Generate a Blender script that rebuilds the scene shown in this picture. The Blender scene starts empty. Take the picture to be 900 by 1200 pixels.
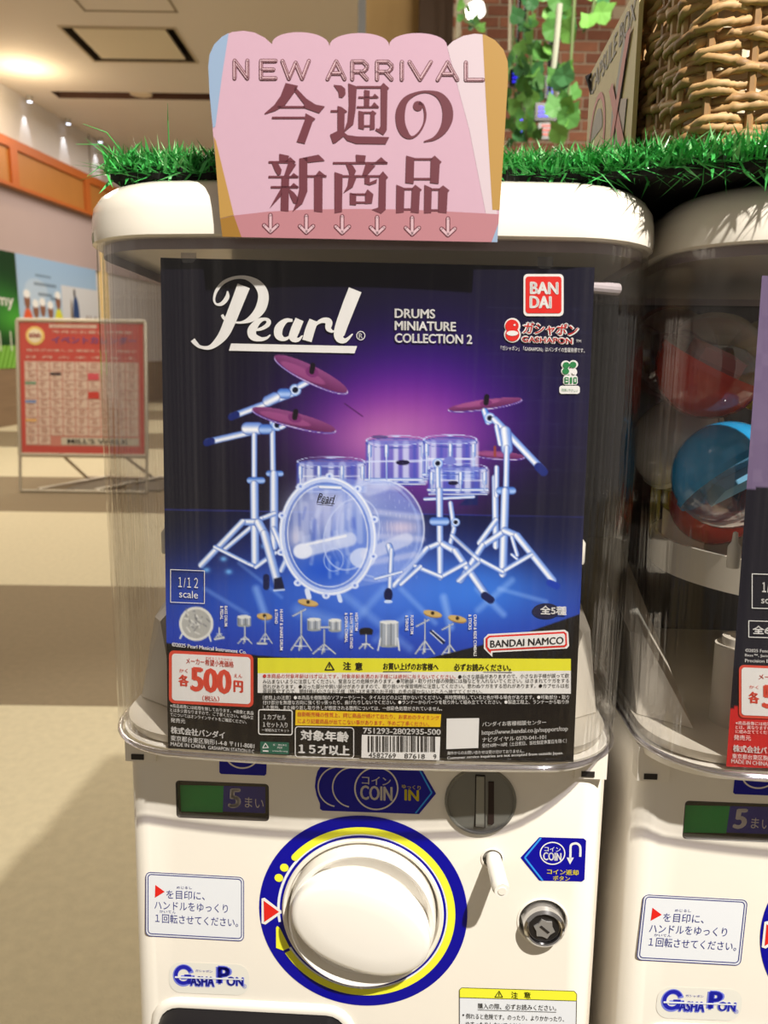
import bpy, bmesh, math, random
import numpy as np
from math import sin, cos, pi, radians, sqrt, atan2
from mathutils import Vector, Matrix
from mathutils.geometry import tessellate_polygon
random.seed(7); rng = np.random.RandomState(7)
SC = bpy.context.scene; COL = SC.collection

# ------------------------------------------------------------------ camera
F_PX = 930.0; CAM_H = 1.30
p_ = radians(11.8); rho = .014
FW = np.array([0, cos(p_), -sin(p_)]); r0 = np.array([1., 0, 0]); u0 = np.array([0, sin(p_), cos(p_)])
RT = r0*cos(rho)+u0*sin(rho); UP = -r0*sin(rho)+u0*cos(rho); CP = np.array([0, 0, CAM_H])
cd = bpy.data.cameras.new('camera'); cam = bpy.data.objects.new('camera', cd); COL.objects.link(cam)
cd.sensor_fit = 'VERTICAL'; cd.sensor_height = 36; cd.lens = F_PX/1200*36; cd.clip_start = .01; cd.clip_end = 200
cam.matrix_world = Matrix([[RT[i], UP[i], -FW[i], CP[i]] for i in range(3)]+[[0, 0, 0, 1]])
SC.camera = cam
cd.dof.use_dof = True; cd.dof.focus_distance = .48; cd.dof.aperture_fstop = 13.0

# ------------------------------------------------------------------ world, lights, exposure
SC.view_settings.view_transform = 'Standard'; SC.view_settings.look = 'None'
SC.view_settings.exposure = 0.0; SC.view_settings.gamma = 1
W = bpy.data.worlds.new('world'); SC.world = W; W.use_nodes = True
W.node_tree.nodes['Background'].inputs[0].default_value = (.95, .84, .72, 1)
W.node_tree.nodes['Background'].inputs[1].default_value = .30

# machine frame (solved from the photograph): local x right, y away, z up, front plate at y = 0
def solve_frame(psi=2.7, lean=2.8):
    a = radians(-psi); t = radians(-lean)
    M = np.array([[cos(a), -sin(a), 0], [sin(a), cos(a), 0], [0, 0, 1]]) @ np.array([[1, 0, 0], [0, cos(t), -sin(t)], [0, sin(t), cos(t)]])
    def prj(w):
        d = w-CP; z = d@FW; return np.array([450+F_PX*(d@RT)/z, 600-F_PX*(d@UP)/z])
    def res(O):
        l = prj(O+M@[-.15, 0, 0]); r = prj(O+M@[.15, 0, 0]); return np.array([l[0]-150, r[0]-708, l[1]-900])
    O = np.array([0, .5, 1.1])
    for _ in range(15):
        J = np.array([(res(O+e)-res(O))/1e-5 for e in np.eye(3)*1e-5]).T; O = O-np.linalg.solve(J, res(O))
    return M, O
MM, MO = solve_frame()
PITCH = .3195
def w3(p): return MO+MM@np.array(p, float)          # machine local -> world

def area_light(name, loc, target, size, power, col, size_y=None):
    l = bpy.data.lights.new(name, 'AREA'); l.energy = power; l.color = col; l.size = size
    if size_y: l.shape = 'RECTANGLE'; l.size_y = size_y
    o = bpy.data.objects.new(name, l); COL.objects.link(o); o.location = loc
    o.rotation_euler = (Vector(target)-Vector(loc)).to_track_quat('-Z', 'Y').to_euler(); return o
def spot_light(name, loc, target, power, col, angle=60, blend=.5, radius=.03):
    l = bpy.data.lights.new(name, 'SPOT'); l.energy = power; l.color = col; l.spot_size = radians(angle); l.spot_blend = blend; l.shadow_soft_size = radius
    o = bpy.data.objects.new(name, l); COL.objects.link(o); o.location = loc
    o.rotation_euler = (Vector(target)-Vector(loc)).to_track_quat('-Z', 'Y').to_euler(); return o
# the shop's ceiling spotlight, up to the right behind the photographer
KEYDIR = np.array([.60, -1.0, 1.42]); tgt = w3((0.10, -.02, .1)); kp = w3(np.array([0.10, -.02, .1])+KEYDIR*1.35)
spot_light('key_spot', kp, tgt, 530, (1.0, .95, .87), 39, .35, .028)
area_light('mall_light', (-3.5, 7, 4.9), (-3.5, 7, 0), 3.0, 300, (1, .92, .80), 5)
area_light('mall_light_far', (-2.5, 14, 4.9), (-2.5, 14, 0), 4.0, 230, (1, .92, .80), 4)
area_light('vine_brick_fill', (1.1, 1.6, 3.2), (.9, 5.2, 1.9), .8, 85, (1, .93, .82))  # unseen fill added to brighten the vines and brick wall from the front
spot_light('wall_washer', (-1.2, 9.5, 4.6), (-6.2, 12.4, 1.4), 70, (1, .95, .9), 70, .8, .2)

# ------------------------------------------------------------------ helpers: materials
def lin(c):
    return tuple((x/255/12.92 if x/255 <= .04045 else ((x/255+.055)/1.055)**2.4) for x in c)
MATS = {}
def mat(name, rgb, rough=.5, metal=0., spec=.5, noise=0., nscale=20, bump=0., bscale=60, emit=0., coat=0., trans=0., stretch=None, ior=1.45):
    if name in MATS: return MATS[name]
    m = bpy.data.materials.new(name); m.use_nodes = True; nt = m.node_tree; b = nt.nodes['Principled BSDF']
    c = lin(rgb); b.inputs['Base Color'].default_value = (*c, 1); b.inputs['Roughness'].default_value = rough
    b.inputs['Metallic'].default_value = metal; b.inputs['Specular IOR Level'].default_value = spec
    b.inputs['Coat Weight'].default_value = coat; b.inputs['IOR'].default_value = ior
    b.inputs['Transmission Weight'].default_value = trans
    if emit: b.inputs['Emission Color'].default_value = (*c, 1); b.inputs['Emission Strength'].default_value = emit
    tc = None
    def coords():
        tc = nt.nodes.new('ShaderNodeTexCoord'); mp = nt.nodes.new('ShaderNodeMapping')
        nt.links.new(tc.outputs['Object'], mp.inputs[0])
        if stretch: mp.inputs['Scale'].default_value = stretch
        return mp.outputs[0]
    if noise:
        n = nt.nodes.new('ShaderNodeTexNoise'); n.inputs['Scale'].default_value = nscale; n.inputs['Detail'].default_value = 4
        nt.links.new(coords(), n.inputs['Vector'])
        mx = nt.nodes.new('ShaderNodeMix'); mx.data_type = 'RGBA'
        mx.inputs[6].default_value = (*[x*(1-noise) for x in c], 1); mx.inputs[7].default_value = (*[min(1, x*(1+noise)) for x in c], 1)
        nt.links.new(n.outputs['Fac'], mx.inputs[0]); nt.links.new(mx.outputs[2], b.inputs['Base Color'])
    if bump:
        n2 = nt.nodes.new('ShaderNodeTexNoise'); n2.inputs['Scale'].default_value = bscale; n2.inputs['Detail'].default_value = 3
        nt.links.new(coords(), n2.inputs['Vector'])
        bp = nt.nodes.new('ShaderNodeBump'); bp.inputs['Strength'].default_value = bump; bp.inputs['Distance'].default_value = .002
        nt.links.new(n2.outputs['Fac'], bp.inputs['Height']); nt.links.new(bp.outputs[0], b.inputs['Normal'])
    MATS[name] = m; return m
def clear_mat(name, tint=(.93, .93, .92), f0=.06, rough=.04, streak=.25, scale=(90, 90, 1.2), edge=.5):
    """thin clear plastic sheet: see-through plus facing-dependent reflection with drawn vertical waviness"""
    if name in MATS: return MATS[name]
    m = bpy.data.materials.new(name); m.use_nodes = True; nt = m.node_tree; nt.nodes.clear()
    out = nt.nodes.new('ShaderNodeOutputMaterial'); mix = nt.nodes.new('ShaderNodeMixShader')
    tr = nt.nodes.new('ShaderNodeBsdfTransparent'); tr.inputs[0].default_value = (*tint, 1)
    gl = nt.nodes.new('ShaderNodeBsdfGlossy'); gl.inputs['Roughness'].default_value = rough; gl.inputs[0].default_value = (1, 1, 1, 1)
    lw = nt.nodes.new('ShaderNodeLayerWeight'); lw.inputs[0].default_value = .25
    mr = nt.nodes.new('ShaderNodeMapRange'); mr.inputs[3].default_value = f0; mr.inputs[4].default_value = edge
    nt.links.new(lw.outputs['Facing'], mr.inputs[0]); nt.links.new(mr.outputs[0], mix.inputs[0])
    nt.links.new(tr.outputs[0], mix.inputs[1]); nt.links.new(gl.outputs[0], mix.inputs[2]); nt.links.new(mix.outputs[0], out.inputs[0])
    if streak:
        tc = nt.nodes.new('ShaderNodeTexCoord'); mp = nt.nodes.new('ShaderNodeMapping'); mp.inputs['Scale'].default_value = scale
        n = nt.nodes.new('ShaderNodeTexNoise'); n.inputs['Scale'].default_value = 1.0; n.inputs['Detail'].default_value = 2
        bp = nt.nodes.new('ShaderNodeBump'); bp.inputs['Strength'].default_value = streak; bp.inputs['Distance'].default_value = .004
        nt.links.new(tc.outputs['Object'], mp.inputs[0]); nt.links.new(mp.outputs[0], n.inputs['Vector'])
        nt.links.new(n.outputs['Fac'], bp.inputs['Height']); nt.links.new(bp.outputs[0], gl.inputs['Normal']); nt.links.new(bp.outputs[0], lw.inputs['Normal'])
    MATS[name] = m; return m
def print_mat(name, rough=.35, emit=0.):
    """printed sheet: ink colour held by the sheet's colour attribute"""
    if name in MATS: return MATS[name]
    m = bpy.data.materials.new(name); m.use_nodes = True; nt = m.node_tree; b = nt.nodes['Principled BSDF']
    a = nt.nodes.new('ShaderNodeAttribute'); a.attribute_name = 'ink'; nt.links.new(a.outputs['Color'], b.inputs['Base Color'])
    b.inputs['Roughness'].default_value = rough; b.inputs['Specular IOR Level'].default_value = .12
    MATS[name] = m; return m

# ------------------------------------------------------------------ helpers: objects
def tag(o, label=None, cat=None, group=None, kind=None):
    for k, v in (('label', label), ('category', cat), ('group', group), ('kind', kind)):
        if v: o[k] = v
    return o
def rootM(off=(0, 0, 0), dx=0.):
    P = w3(np.array(off, float)+[dx, 0, 0]); return Matrix([[MM[i, 0], MM[i, 1], MM[i, 2], P[i]] for i in range(3)]+[[0, 0, 0, 1]])
class Root:                                         # an Empty at a thing's base; parts are written in frame coordinates
    def __init__(s, name, off=(0, 0, 0), mw=None, dx=0.):
        s.e = bpy.data.objects.new(name, None); COL.objects.link(s.e); s.e.empty_display_size = .02
        s.e.matrix_world = mw if mw is not None else rootM(off, dx); s.off = np.array(off, float)
def link(name, me, material, parent=None, off=(0, 0, 0), smooth=False):
    o = bpy.data.objects.new(name, me); COL.objects.link(o)
    if material is not None and not me.materials:
        me.materials.append(material)
    if smooth: me.shade_smooth()
    if isinstance(parent, Root): o.parent = parent.e
    elif parent is not None: o.parent = parent
    return o
def poff(parent):
    if isinstance(parent, Root): return parent.off
    o = parent
    while o is not None:
        if o.name in OFFS: return OFFS[o.name]
        o = o.parent
    return np.zeros(3)
OFFS = {}
def obj(name, vs, fs, material, parent=None, smooth=False):
    vs = np.asarray(vs, float)-poff(parent)
    me = bpy.data.meshes.new(name); me.from_pydata([tuple(v) for v in vs], [], fs); me.update()
    o = link(name, me, material, parent, smooth=smooth)
    OFFS[o.name] = poff(parent) if parent is not None else np.zeros(3)
    return o
def bmobj(name, bm, material, parent=None, smooth=False):
    off = poff(parent)
    if np.any(off): bmesh.ops.translate(bm, verts=bm.verts, vec=Vector(-off))
    me = bpy.data.meshes.new(name); bm.to_mesh(me); bm.free()
    o = link(name, me, material, parent, smooth=smooth); OFFS[o.name] = off
    return o
def smooth_by_angle(o, a=40):
    me = o.data; me.shade_smooth()
    try: me.set_sharp_from_angle(angle=radians(a))
    except Exception: pass
class MB:
    def __init__(s): s.v = []; s.f = []
    def add(s, vs, fs):
        n = len(s.v); s.v += [tuple(map(float, v)) for v in vs]; s.f += [tuple(i+n for i in f) for f in fs]; return s
    def box(s, a, b):
        x0, y0, z0 = a; x1, y1, z1 = b
        return s.add([(x0, y0, z0), (x1, y0, z0), (x1, y1, z0), (x0, y1, z0), (x0, y0, z1), (x1, y0, z1), (x1, y1, z1), (x0, y1, z1)],
                     [(0, 3, 2, 1), (4, 5, 6, 7), (0, 1, 5, 4), (1, 2, 6, 5), (2, 3, 7, 6), (3, 0, 4, 7)])
    def cyl(s, p, q, r0, r1=None, n=20, caps=True):
        p = Vector(p); q = Vector(q); r1 = r0 if r1 is None else r1; d = (q-p).normalized()
        a = d.orthogonal().normalized(); b = d.cross(a)
        vs = [p+(a*cos(t)+b*sin(t))*r0 for t in [2*pi*i/n for i in range(n)]]+[q+(a*cos(t)+b*sin(t))*r1 for t in [2*pi*i/n for i in range(n)]]
        fs = [(i, (i+1) % n, n+(i+1) % n, n+i) for i in range(n)]
        if caps: fs += [tuple(range(n))[::-1], tuple(range(n, 2*n))]
        return s.add(vs, fs)
    def tube(s, pts, r, n=8, caps=True):
        pts = [Vector(p) for p in pts]; rs = r if isinstance(r, (list, tuple)) else [r]*len(pts)
        base = len(s.v); up = None
        for i, p in enumerate(pts):
            d = (pts[min(i+1, len(pts)-1)]-pts[max(i-1, 0)]).normalized()
            if up is None: up = d.orthogonal().normalized()
            a = (up-d*up.dot(d)).normalized(); up = a; b = d.cross(a)
            for k in range(n): s.v.append(tuple(p+(a*cos(2*pi*k/n)+b*sin(2*pi*k/n))*rs[i]))
        for i in range(len(pts)-1):
            for k in range(n): s.f.append((base+i*n+k, base+i*n+(k+1) % n, base+(i+1)*n+(k+1) % n, base+(i+1)*n+k))
        if caps: s.f += [tuple(base+k for k in range(n))[::-1], tuple(base+(len(pts)-1)*n+k for k in range(n))]
        return s
    def lathe(s, c, ax, prof, n=48):
        """profile [(radius, along)] turned about axis ax through c"""
        c = Vector(c); d = Vector(ax).normalized(); a = d.orthogonal().normalized(); b = d.cross(a); base = len(s.v)
        for r, h in prof:
            for k in range(n): s.v.append(tuple(c+d*h+(a*cos(2*pi*k/n)+b*sin(2*pi*k/n))*r))
        for i in range(len(prof)-1):
            for k in range(n): s.f.append((base+i*n+k, base+i*n+(k+1) % n, base+(i+1)*n+(k+1) % n, base+(i+1)*n+k))
        s.f += [tuple(base+k for k in range(n))[::-1], tuple(base+(len(prof)-1)*n+k for k in range(n))]
        return s
    def build(s, name, material, parent=None, smooth=False, ang=None):
        o = obj(name, s.v, s.f, material, parent)
        bm = bmesh.new(); bm.from_mesh(o.data); bmesh.ops.recalc_face_normals(bm, faces=bm.faces); bm.to_mesh(o.data); bm.free()
        if smooth: smooth_by_angle(o, ang or 40)
        return o
def footprint(hx, yf, yb, r, bulge=0., nc=10, nf=13):
    pts = []
    def yfr(x): return yf+bulge*(x/(hx-r))**2
    for i in range(nf): x = -(hx-r)+2*(hx-r)*i/(nf-1); pts.append((x, yfr(x)))
    yc = yf+bulge
    for i in range(1, nc+1): a = -pi/2+pi/2*i/nc; pts.append((hx-r+r*cos(a), yc+r+r*sin(a)))
    rb = min(r, .03)
    for i in range(nc+1): a = pi/2*i/nc; pts.append((hx-rb+rb*cos(a), yb-rb+rb*sin(a)))
    for i in range(nc+1): a = pi/2+pi/2*i/nc; pts.append((-hx+rb+rb*cos(a), yb-rb+rb*sin(a)))
    for i in range(nc): a = pi+pi/2*i/nc; pts.append((-hx+r+r*cos(a), yc+r+r*sin(a)))
    return pts
def loft(rings, cap0=True, cap1=True, mb=None):
    mb = mb or MB(); n = len(rings[0][0]); vs = []; fs = []
    for fp, z in rings: vs += [(x, y, z) for x, y in fp]
    for i in range(len(rings)-1):
        for k in range(n): fs.append((i*n+k, i*n+(k+1) % n, (i+1)*n+(k+1) % n, (i+1)*n+k))
    if cap0: fs.append(tuple(range(n))[::-1])
    if cap1: fs.append(tuple((len(rings)-1)*n+k for k in range(n)))
    return mb.add(vs, fs)
def boolean_cut(o, cutters):
    for c in cutters:
        md = o.modifiers.new('cut', 'BOOLEAN'); md.operation = 'DIFFERENCE'; md.object = c; md.solver = 'EXACT'
    dg = bpy.context.evaluated_depsgraph_get(); dg.update()
    me = bpy.data.meshes.new_from_object(o.evaluated_get(dg), depsgraph=dg)
    o.modifiers.clear(); o.data = me
    for c in cutters: bpy.data.objects.remove(c, do_unlink=True)
def rrect(u0, v0, u1, v1, r, n=5):
    pts = []
    for cx, cy, a0 in ((u1-r, v0+r, -pi/2), (u1-r, v1-r, 0), (u0+r, v1-r, pi/2), (u0+r, v0+r, pi)):
        for i in range(n+1): a = a0+pi/2*i/n; pts.append((cx+r*cos(a), cy+r*sin(a)))
    return pts

# ------------------------------------------------------------------ surfaces: a pixel's ray meets a real surface
class Surf:
    def __init__(s, M, O, yf=lambda x: 0*x): s.M = np.array(M); s.O = np.array(O); s.yf = yf
    def P(s, uv, e=0.):
        uv = np.atleast_2d(np.asarray(uv, float))
        d = FW*F_PX+np.outer(uv[:, 0]-450, RT)-np.outer(uv[:, 1]-600, UP); d = d@s.M; c = (CP-s.O)@s.M
        x = np.zeros(len(uv))
        for _ in range(5):
            t = (s.yf(x)-e-c[1])/d[:, 1]; q = c+d*t[:, None]; x = q[:, 0]
        return q
    def world(s, uv, e=0.): return s.P(uv, e)@s.M.T+s.O
BODY = Surf(MM, MO)
def dxs(dx, yf=lambda x: 0*x): return Surf(MM, MO+MM@[dx, 0, 0], yf)
POST_Y = lambda x: -.0415+.34*x*x
POST = Surf(MM, MO, POST_Y)
def W0(M): return Surf(M, np.zeros(3))
def plane_y(yw): return Surf(np.eye(3), (0, yw, 0))            # a world plane facing the camera at distance yw
def wpt(u, v, yw): return plane_y(yw).world([(u, v)])[0]
def floor_pt(u, v, z=0.):
    d = FW*F_PX+RT*(u-450)-UP*(v-600); t = (z-CP[2])/d[2]; return CP+d*t

class Ink:                                           # flat printed shapes, drawn in photograph pixels and laid onto a surface
    def __init__(s): s.v = []; s.f = []
    def raw(s, pts, faces):
        n = len(s.v); s.v += [tuple(p) for p in pts]; s.f += [tuple(i+n for i in f) for f in faces]; return s
    def poly(s, pts):
        t = tessellate_polygon([[Vector((a, b, 0)) for a, b in pts]]); return s.raw(pts, [tuple(x) for x in t])
    def rect(s, u0, v0, u1, v1, sl=0., n=1):
        pts = []; 
        for i in range(n+1):
            u = u0+(u1-u0)*i/n; pts += [(u, v0+sl*(u-u0)), (u, v1+sl*(u-u0))]
        return s.raw(pts, [(2*i, 2*i+1, 2*i+3, 2*i+2) for i in range(n)])
    def quad(s, tl, tr, br, bl, n=1):
        pts = []
        for i in range(n+1):
            t = i/n; pts += [(tl[0]+(tr[0]-tl[0])*t, tl[1]+(tr[1]-tl[1])*t), (bl[0]+(br[0]-bl[0])*t, bl[1]+(br[1]-bl[1])*t)]
        return s.raw(pts, [(2*i, 2*i+1, 2*i+3, 2*i+2) for i in range(n)])
    def rr(s, u0, v0, u1, v1, r, sl=0.): return s.poly([(u, v+sl*(u-u0)) for u, v in rrect(u0, v0, u1, v1, r)])
    def rr_ring(s, u0, v0, u1, v1, r, w, sl=0.):
        a = [(u, v+sl*(u-u0)) for u, v in rrect(u0, v0, u1, v1, r)]; b = [(u, v+sl*(u-u0)) for u, v in rrect(u0+w, v0+w, u1-w, v1-w, max(r-w, .3))]
        n = len(a); return s.raw(a+b, [(i, (i+1) % n, n+(i+1) % n, n+i) for i in range(n)])
    def ell(s, cu, cv, ru, rv, n=40, a0=0., a1=2*pi): return s.poly([(cu+ru*cos(a0+(a1-a0)*i/n), cv+rv*sin(a0+(a1-a0)*i/n)) for i in range(n)])
    def arc(s, cu, cv, ru, rv, w, a0=0., a1=2*pi, n=48, wv=None):
        wv = w if wv is None else wv; pts = []
        for i in range(n+1):
            a = a0+(a1-a0)*i/n; pts += [(cu+ru*cos(a), cv+rv*sin(a)), (cu+(ru-w)*cos(a), cv+(rv-wv)*sin(a))]
        return s.raw(pts, [(2*i, 2*i+1, 2*i+3, 2*i+2) for i in range(n)])
    def brush(s, pts, sub=8, k=1.0, round_=False):
        """a pen stroke of changing width through (u, v, width)"""
        P = [np.array(p, float) for p in pts]; P = [2*P[0]-P[1]]+P+[2*P[-1]-P[-2]]; c = []
        for i in range(1, len(P)-2):
            for j in range(sub):
                t = j/sub; a, b, d, e = P[i-1], P[i], P[i+1], P[i+2]
                c.append(.5*((2*b)+(-a+d)*t+(2*a-5*b+4*d-e)*t*t+(-a+3*b-3*d+e)*t**3))
        c.append(P[-2]); c = np.array(c); d = np.gradient(c[:, :2], axis=0); d /= np.linalg.norm(d, axis=1)[:, None]+1e-9
        nrm = np.stack([-d[:, 1], d[:, 0]], 1); h = np.maximum(c[:, 2:3], .05)*k/2; a = c[:, :2]+nrm*h; b = c[:, :2]-nrm*h; n = len(c)
        s.raw([tuple(x) for x in a]+[tuple(x) for x in b], [(i, i+1, n+i+1, n+i) for i in range(n-1)])
        if round_:
            for e in (0, -1): s.ell(c[e, 0], c[e, 1], h[e, 0], h[e, 0], 12)
        return s
    def line(s, pts, w, round_=True):
        for a, b in zip(pts[:-1], pts[1:]):
            d = np.array(b, float)-a; L = np.linalg.norm(d); n = np.array([-d[1], d[0]])/L*w/2; a = np.array(a, float); b = np.array(b, float)
            s.raw([a+n, b+n, b-n, a-n], [(0, 1, 2, 3)])
        if round_:
            for p in pts: s.ell(p[0], p[1], w/2, w/2, 10)
        return s
    def xf(s, f): s.v = [tuple(f(u, v)) for u, v in s.v]; return s
    def build(s, name, material, parent, surf, e=.0004, cut=None, local=True):
        if cut:
            bm = bmesh.new(); vs = [bm.verts.new((u, v, 0)) for u, v in s.v]
            for f in s.f:
                try: bm.faces.new([vs[i] for i in f])
                except ValueError: pass
            us = [u for u, v in s.v]; x = min(us)+cut
            while x < max(us):
                bmesh.ops.bisect_plane(bm, geom=bm.verts[:]+bm.edges[:]+bm.faces[:], plane_co=(x, 0, 0), plane_no=(1, 0, 0)); x += cut
            bm.verts.index_update(); uv = [(v.co.x, v.co.y) for v in bm.verts]; fs = [tuple(v.index for v in f.verts) for f in bm.faces]; bm.free()
        else: uv = s.v; fs = s.f
        P = surf.P(uv, e*(.4 if surf is globals().get('SG') else 1.))
        if local is not True: P = P@surf.M.T+surf.O
        o = obj(name, P, fs, material, parent)
        # face the reader
        bm = bmesh.new(); bm.from_mesh(o.data)
        for f in bm.faces:
            f.normal_update()
            if local is True and f.normal.y > 0: f.normal_flip()
        bm.to_mesh(o.data); bm.free()
        return o
GLY = {}
def glyphs(txt, bold=0., res=3, spacing=1., shear=0.):
    k = (txt, bold, res, spacing, shear)
    if k in GLY: return GLY[k]
    c = bpy.data.curves.new('t', 'FONT'); c.body = txt; c.resolution_u = res; c.offset = bold; c.space_character = spacing; c.shear = shear
    o = bpy.data.objects.new('t', c); COL.objects.link(o)
    dg = bpy.context.evaluated_depsgraph_get(); dg.update()
    me = bpy.data.meshes.new_from_object(o.evaluated_get(dg), depsgraph=dg)
    v = np.array([x.co[:2] for x in me.vertices]); f = [tuple(p.vertices) for p in me.polygons]
    bpy.data.objects.remove(o, do_unlink=True); bpy.data.curves.remove(c); bpy.data.meshes.remove(me)
    v = v-v.min(0); v = v/np.maximum(v.max(0), 1e-6); GLY[k] = (v, f); return GLY[k]
def text(ink, txt, u0, v0, u1, v1, h, bold=0., res=3, lean=0., spacing=1., shear=0., h2=None, up=False):
    if bold >= .015:                                  # heavier weight: overlapped strokes, still one flat print
        b = bold*h*1.15; k = .55
        for dx, dy in ((-b, 0), (b, 0), (0, -b*k), (0, b*k)) if h > 5 else ((-b, 0), (b, 0)): text(ink, txt, u0+dx+b, v0+dy+b*k, u1+dx-b, v1+dy+b*k, h-2*b*k, 0., res, lean, spacing, shear, h2, up)
        return ink
    bold = 0.
    """letters fitted into the pixel box whose top edge runs (u0,v0)-(u1,v1) and whose height is h"""
    g, f = glyphs(txt, bold, res, spacing, shear); h2 = h if h2 is None else h2
    if up:                                            # read top to bottom, turned a quarter clockwise
        pts = [(u1-(1-b)*(u1-u0)*-1-(u1-u0) if False else u0+(u1-u0)*b, v0+h*a) for a, b in g]
    else: pts = [(u0+(u1-u0)*a+lean*b*h, v0+(v1-v0)*a+(1-b)*(h*(1-a)+h2*a)) for a, b in g]
    ink.raw(pts, f); return ink
def lettering(txt, u0, v0, u1, v1, h, material, parent, surf, e=.0006, **k):
    name = k.pop('name', 'lettering'); return text(Ink(), txt, u0, v0, u1, v1, h, **k).build(name, material, parent, surf, e)
def painted(name, uv_grid, rgb, surf, parent, material, e=0., local=True):
    """a printed sheet as a fine grid; each vertex holds the ink colour"""
    nv, nu, _ = uv_grid.shape; P = surf.P(uv_grid.reshape(-1, 2), e)
    if not local: P = P@surf.M.T+surf.O
    P = P-poff(parent); me = bpy.data.meshes.new(name); N = nv*nu
    i = np.arange(N).reshape(nv, nu); q = np.stack([i[:-1, :-1], i[1:, :-1], i[1:, 1:], i[:-1, 1:]], -1).reshape(-1, 4)
    me.vertices.add(N); me.vertices.foreach_set('co', P.astype(np.float32).ravel())
    me.loops.add(q.size); me.loops.foreach_set('vertex_index', q.ravel().astype(np.int32))
    me.polygons.add(len(q)); me.polygons.foreach_set('loop_start', (np.arange(len(q))*4).astype(np.int32)); me.polygons.foreach_set('loop_total', np.full(len(q), 4, np.int32))
    me.update(); me.validate()
    a = me.color_attributes.new('ink', 'FLOAT_COLOR', 'POINT'); c = np.ones((N, 4), np.float32)
    s = np.clip(rgb.reshape(-1, 3)/255, 0, 1); c[:, :3] = np.where(s <= .04045, s/12.92, ((s+.055)/1.055)**2.4)
    a.data.foreach_set('color', c.ravel())
    o = link(name, me, material, parent); OFFS[o.name] = poff(parent); return o
def copy_tree(o, parent=None):
    c = o.copy(); COL.objects.link(c); c.parent = parent
    if parent is not None: c.matrix_parent_inverse = o.matrix_parent_inverse.copy()
    OFFS[c.name] = OFFS.get(o.name, np.zeros(3))
    for ch in list(o.children): copy_tree(ch, c)
    return c
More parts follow.
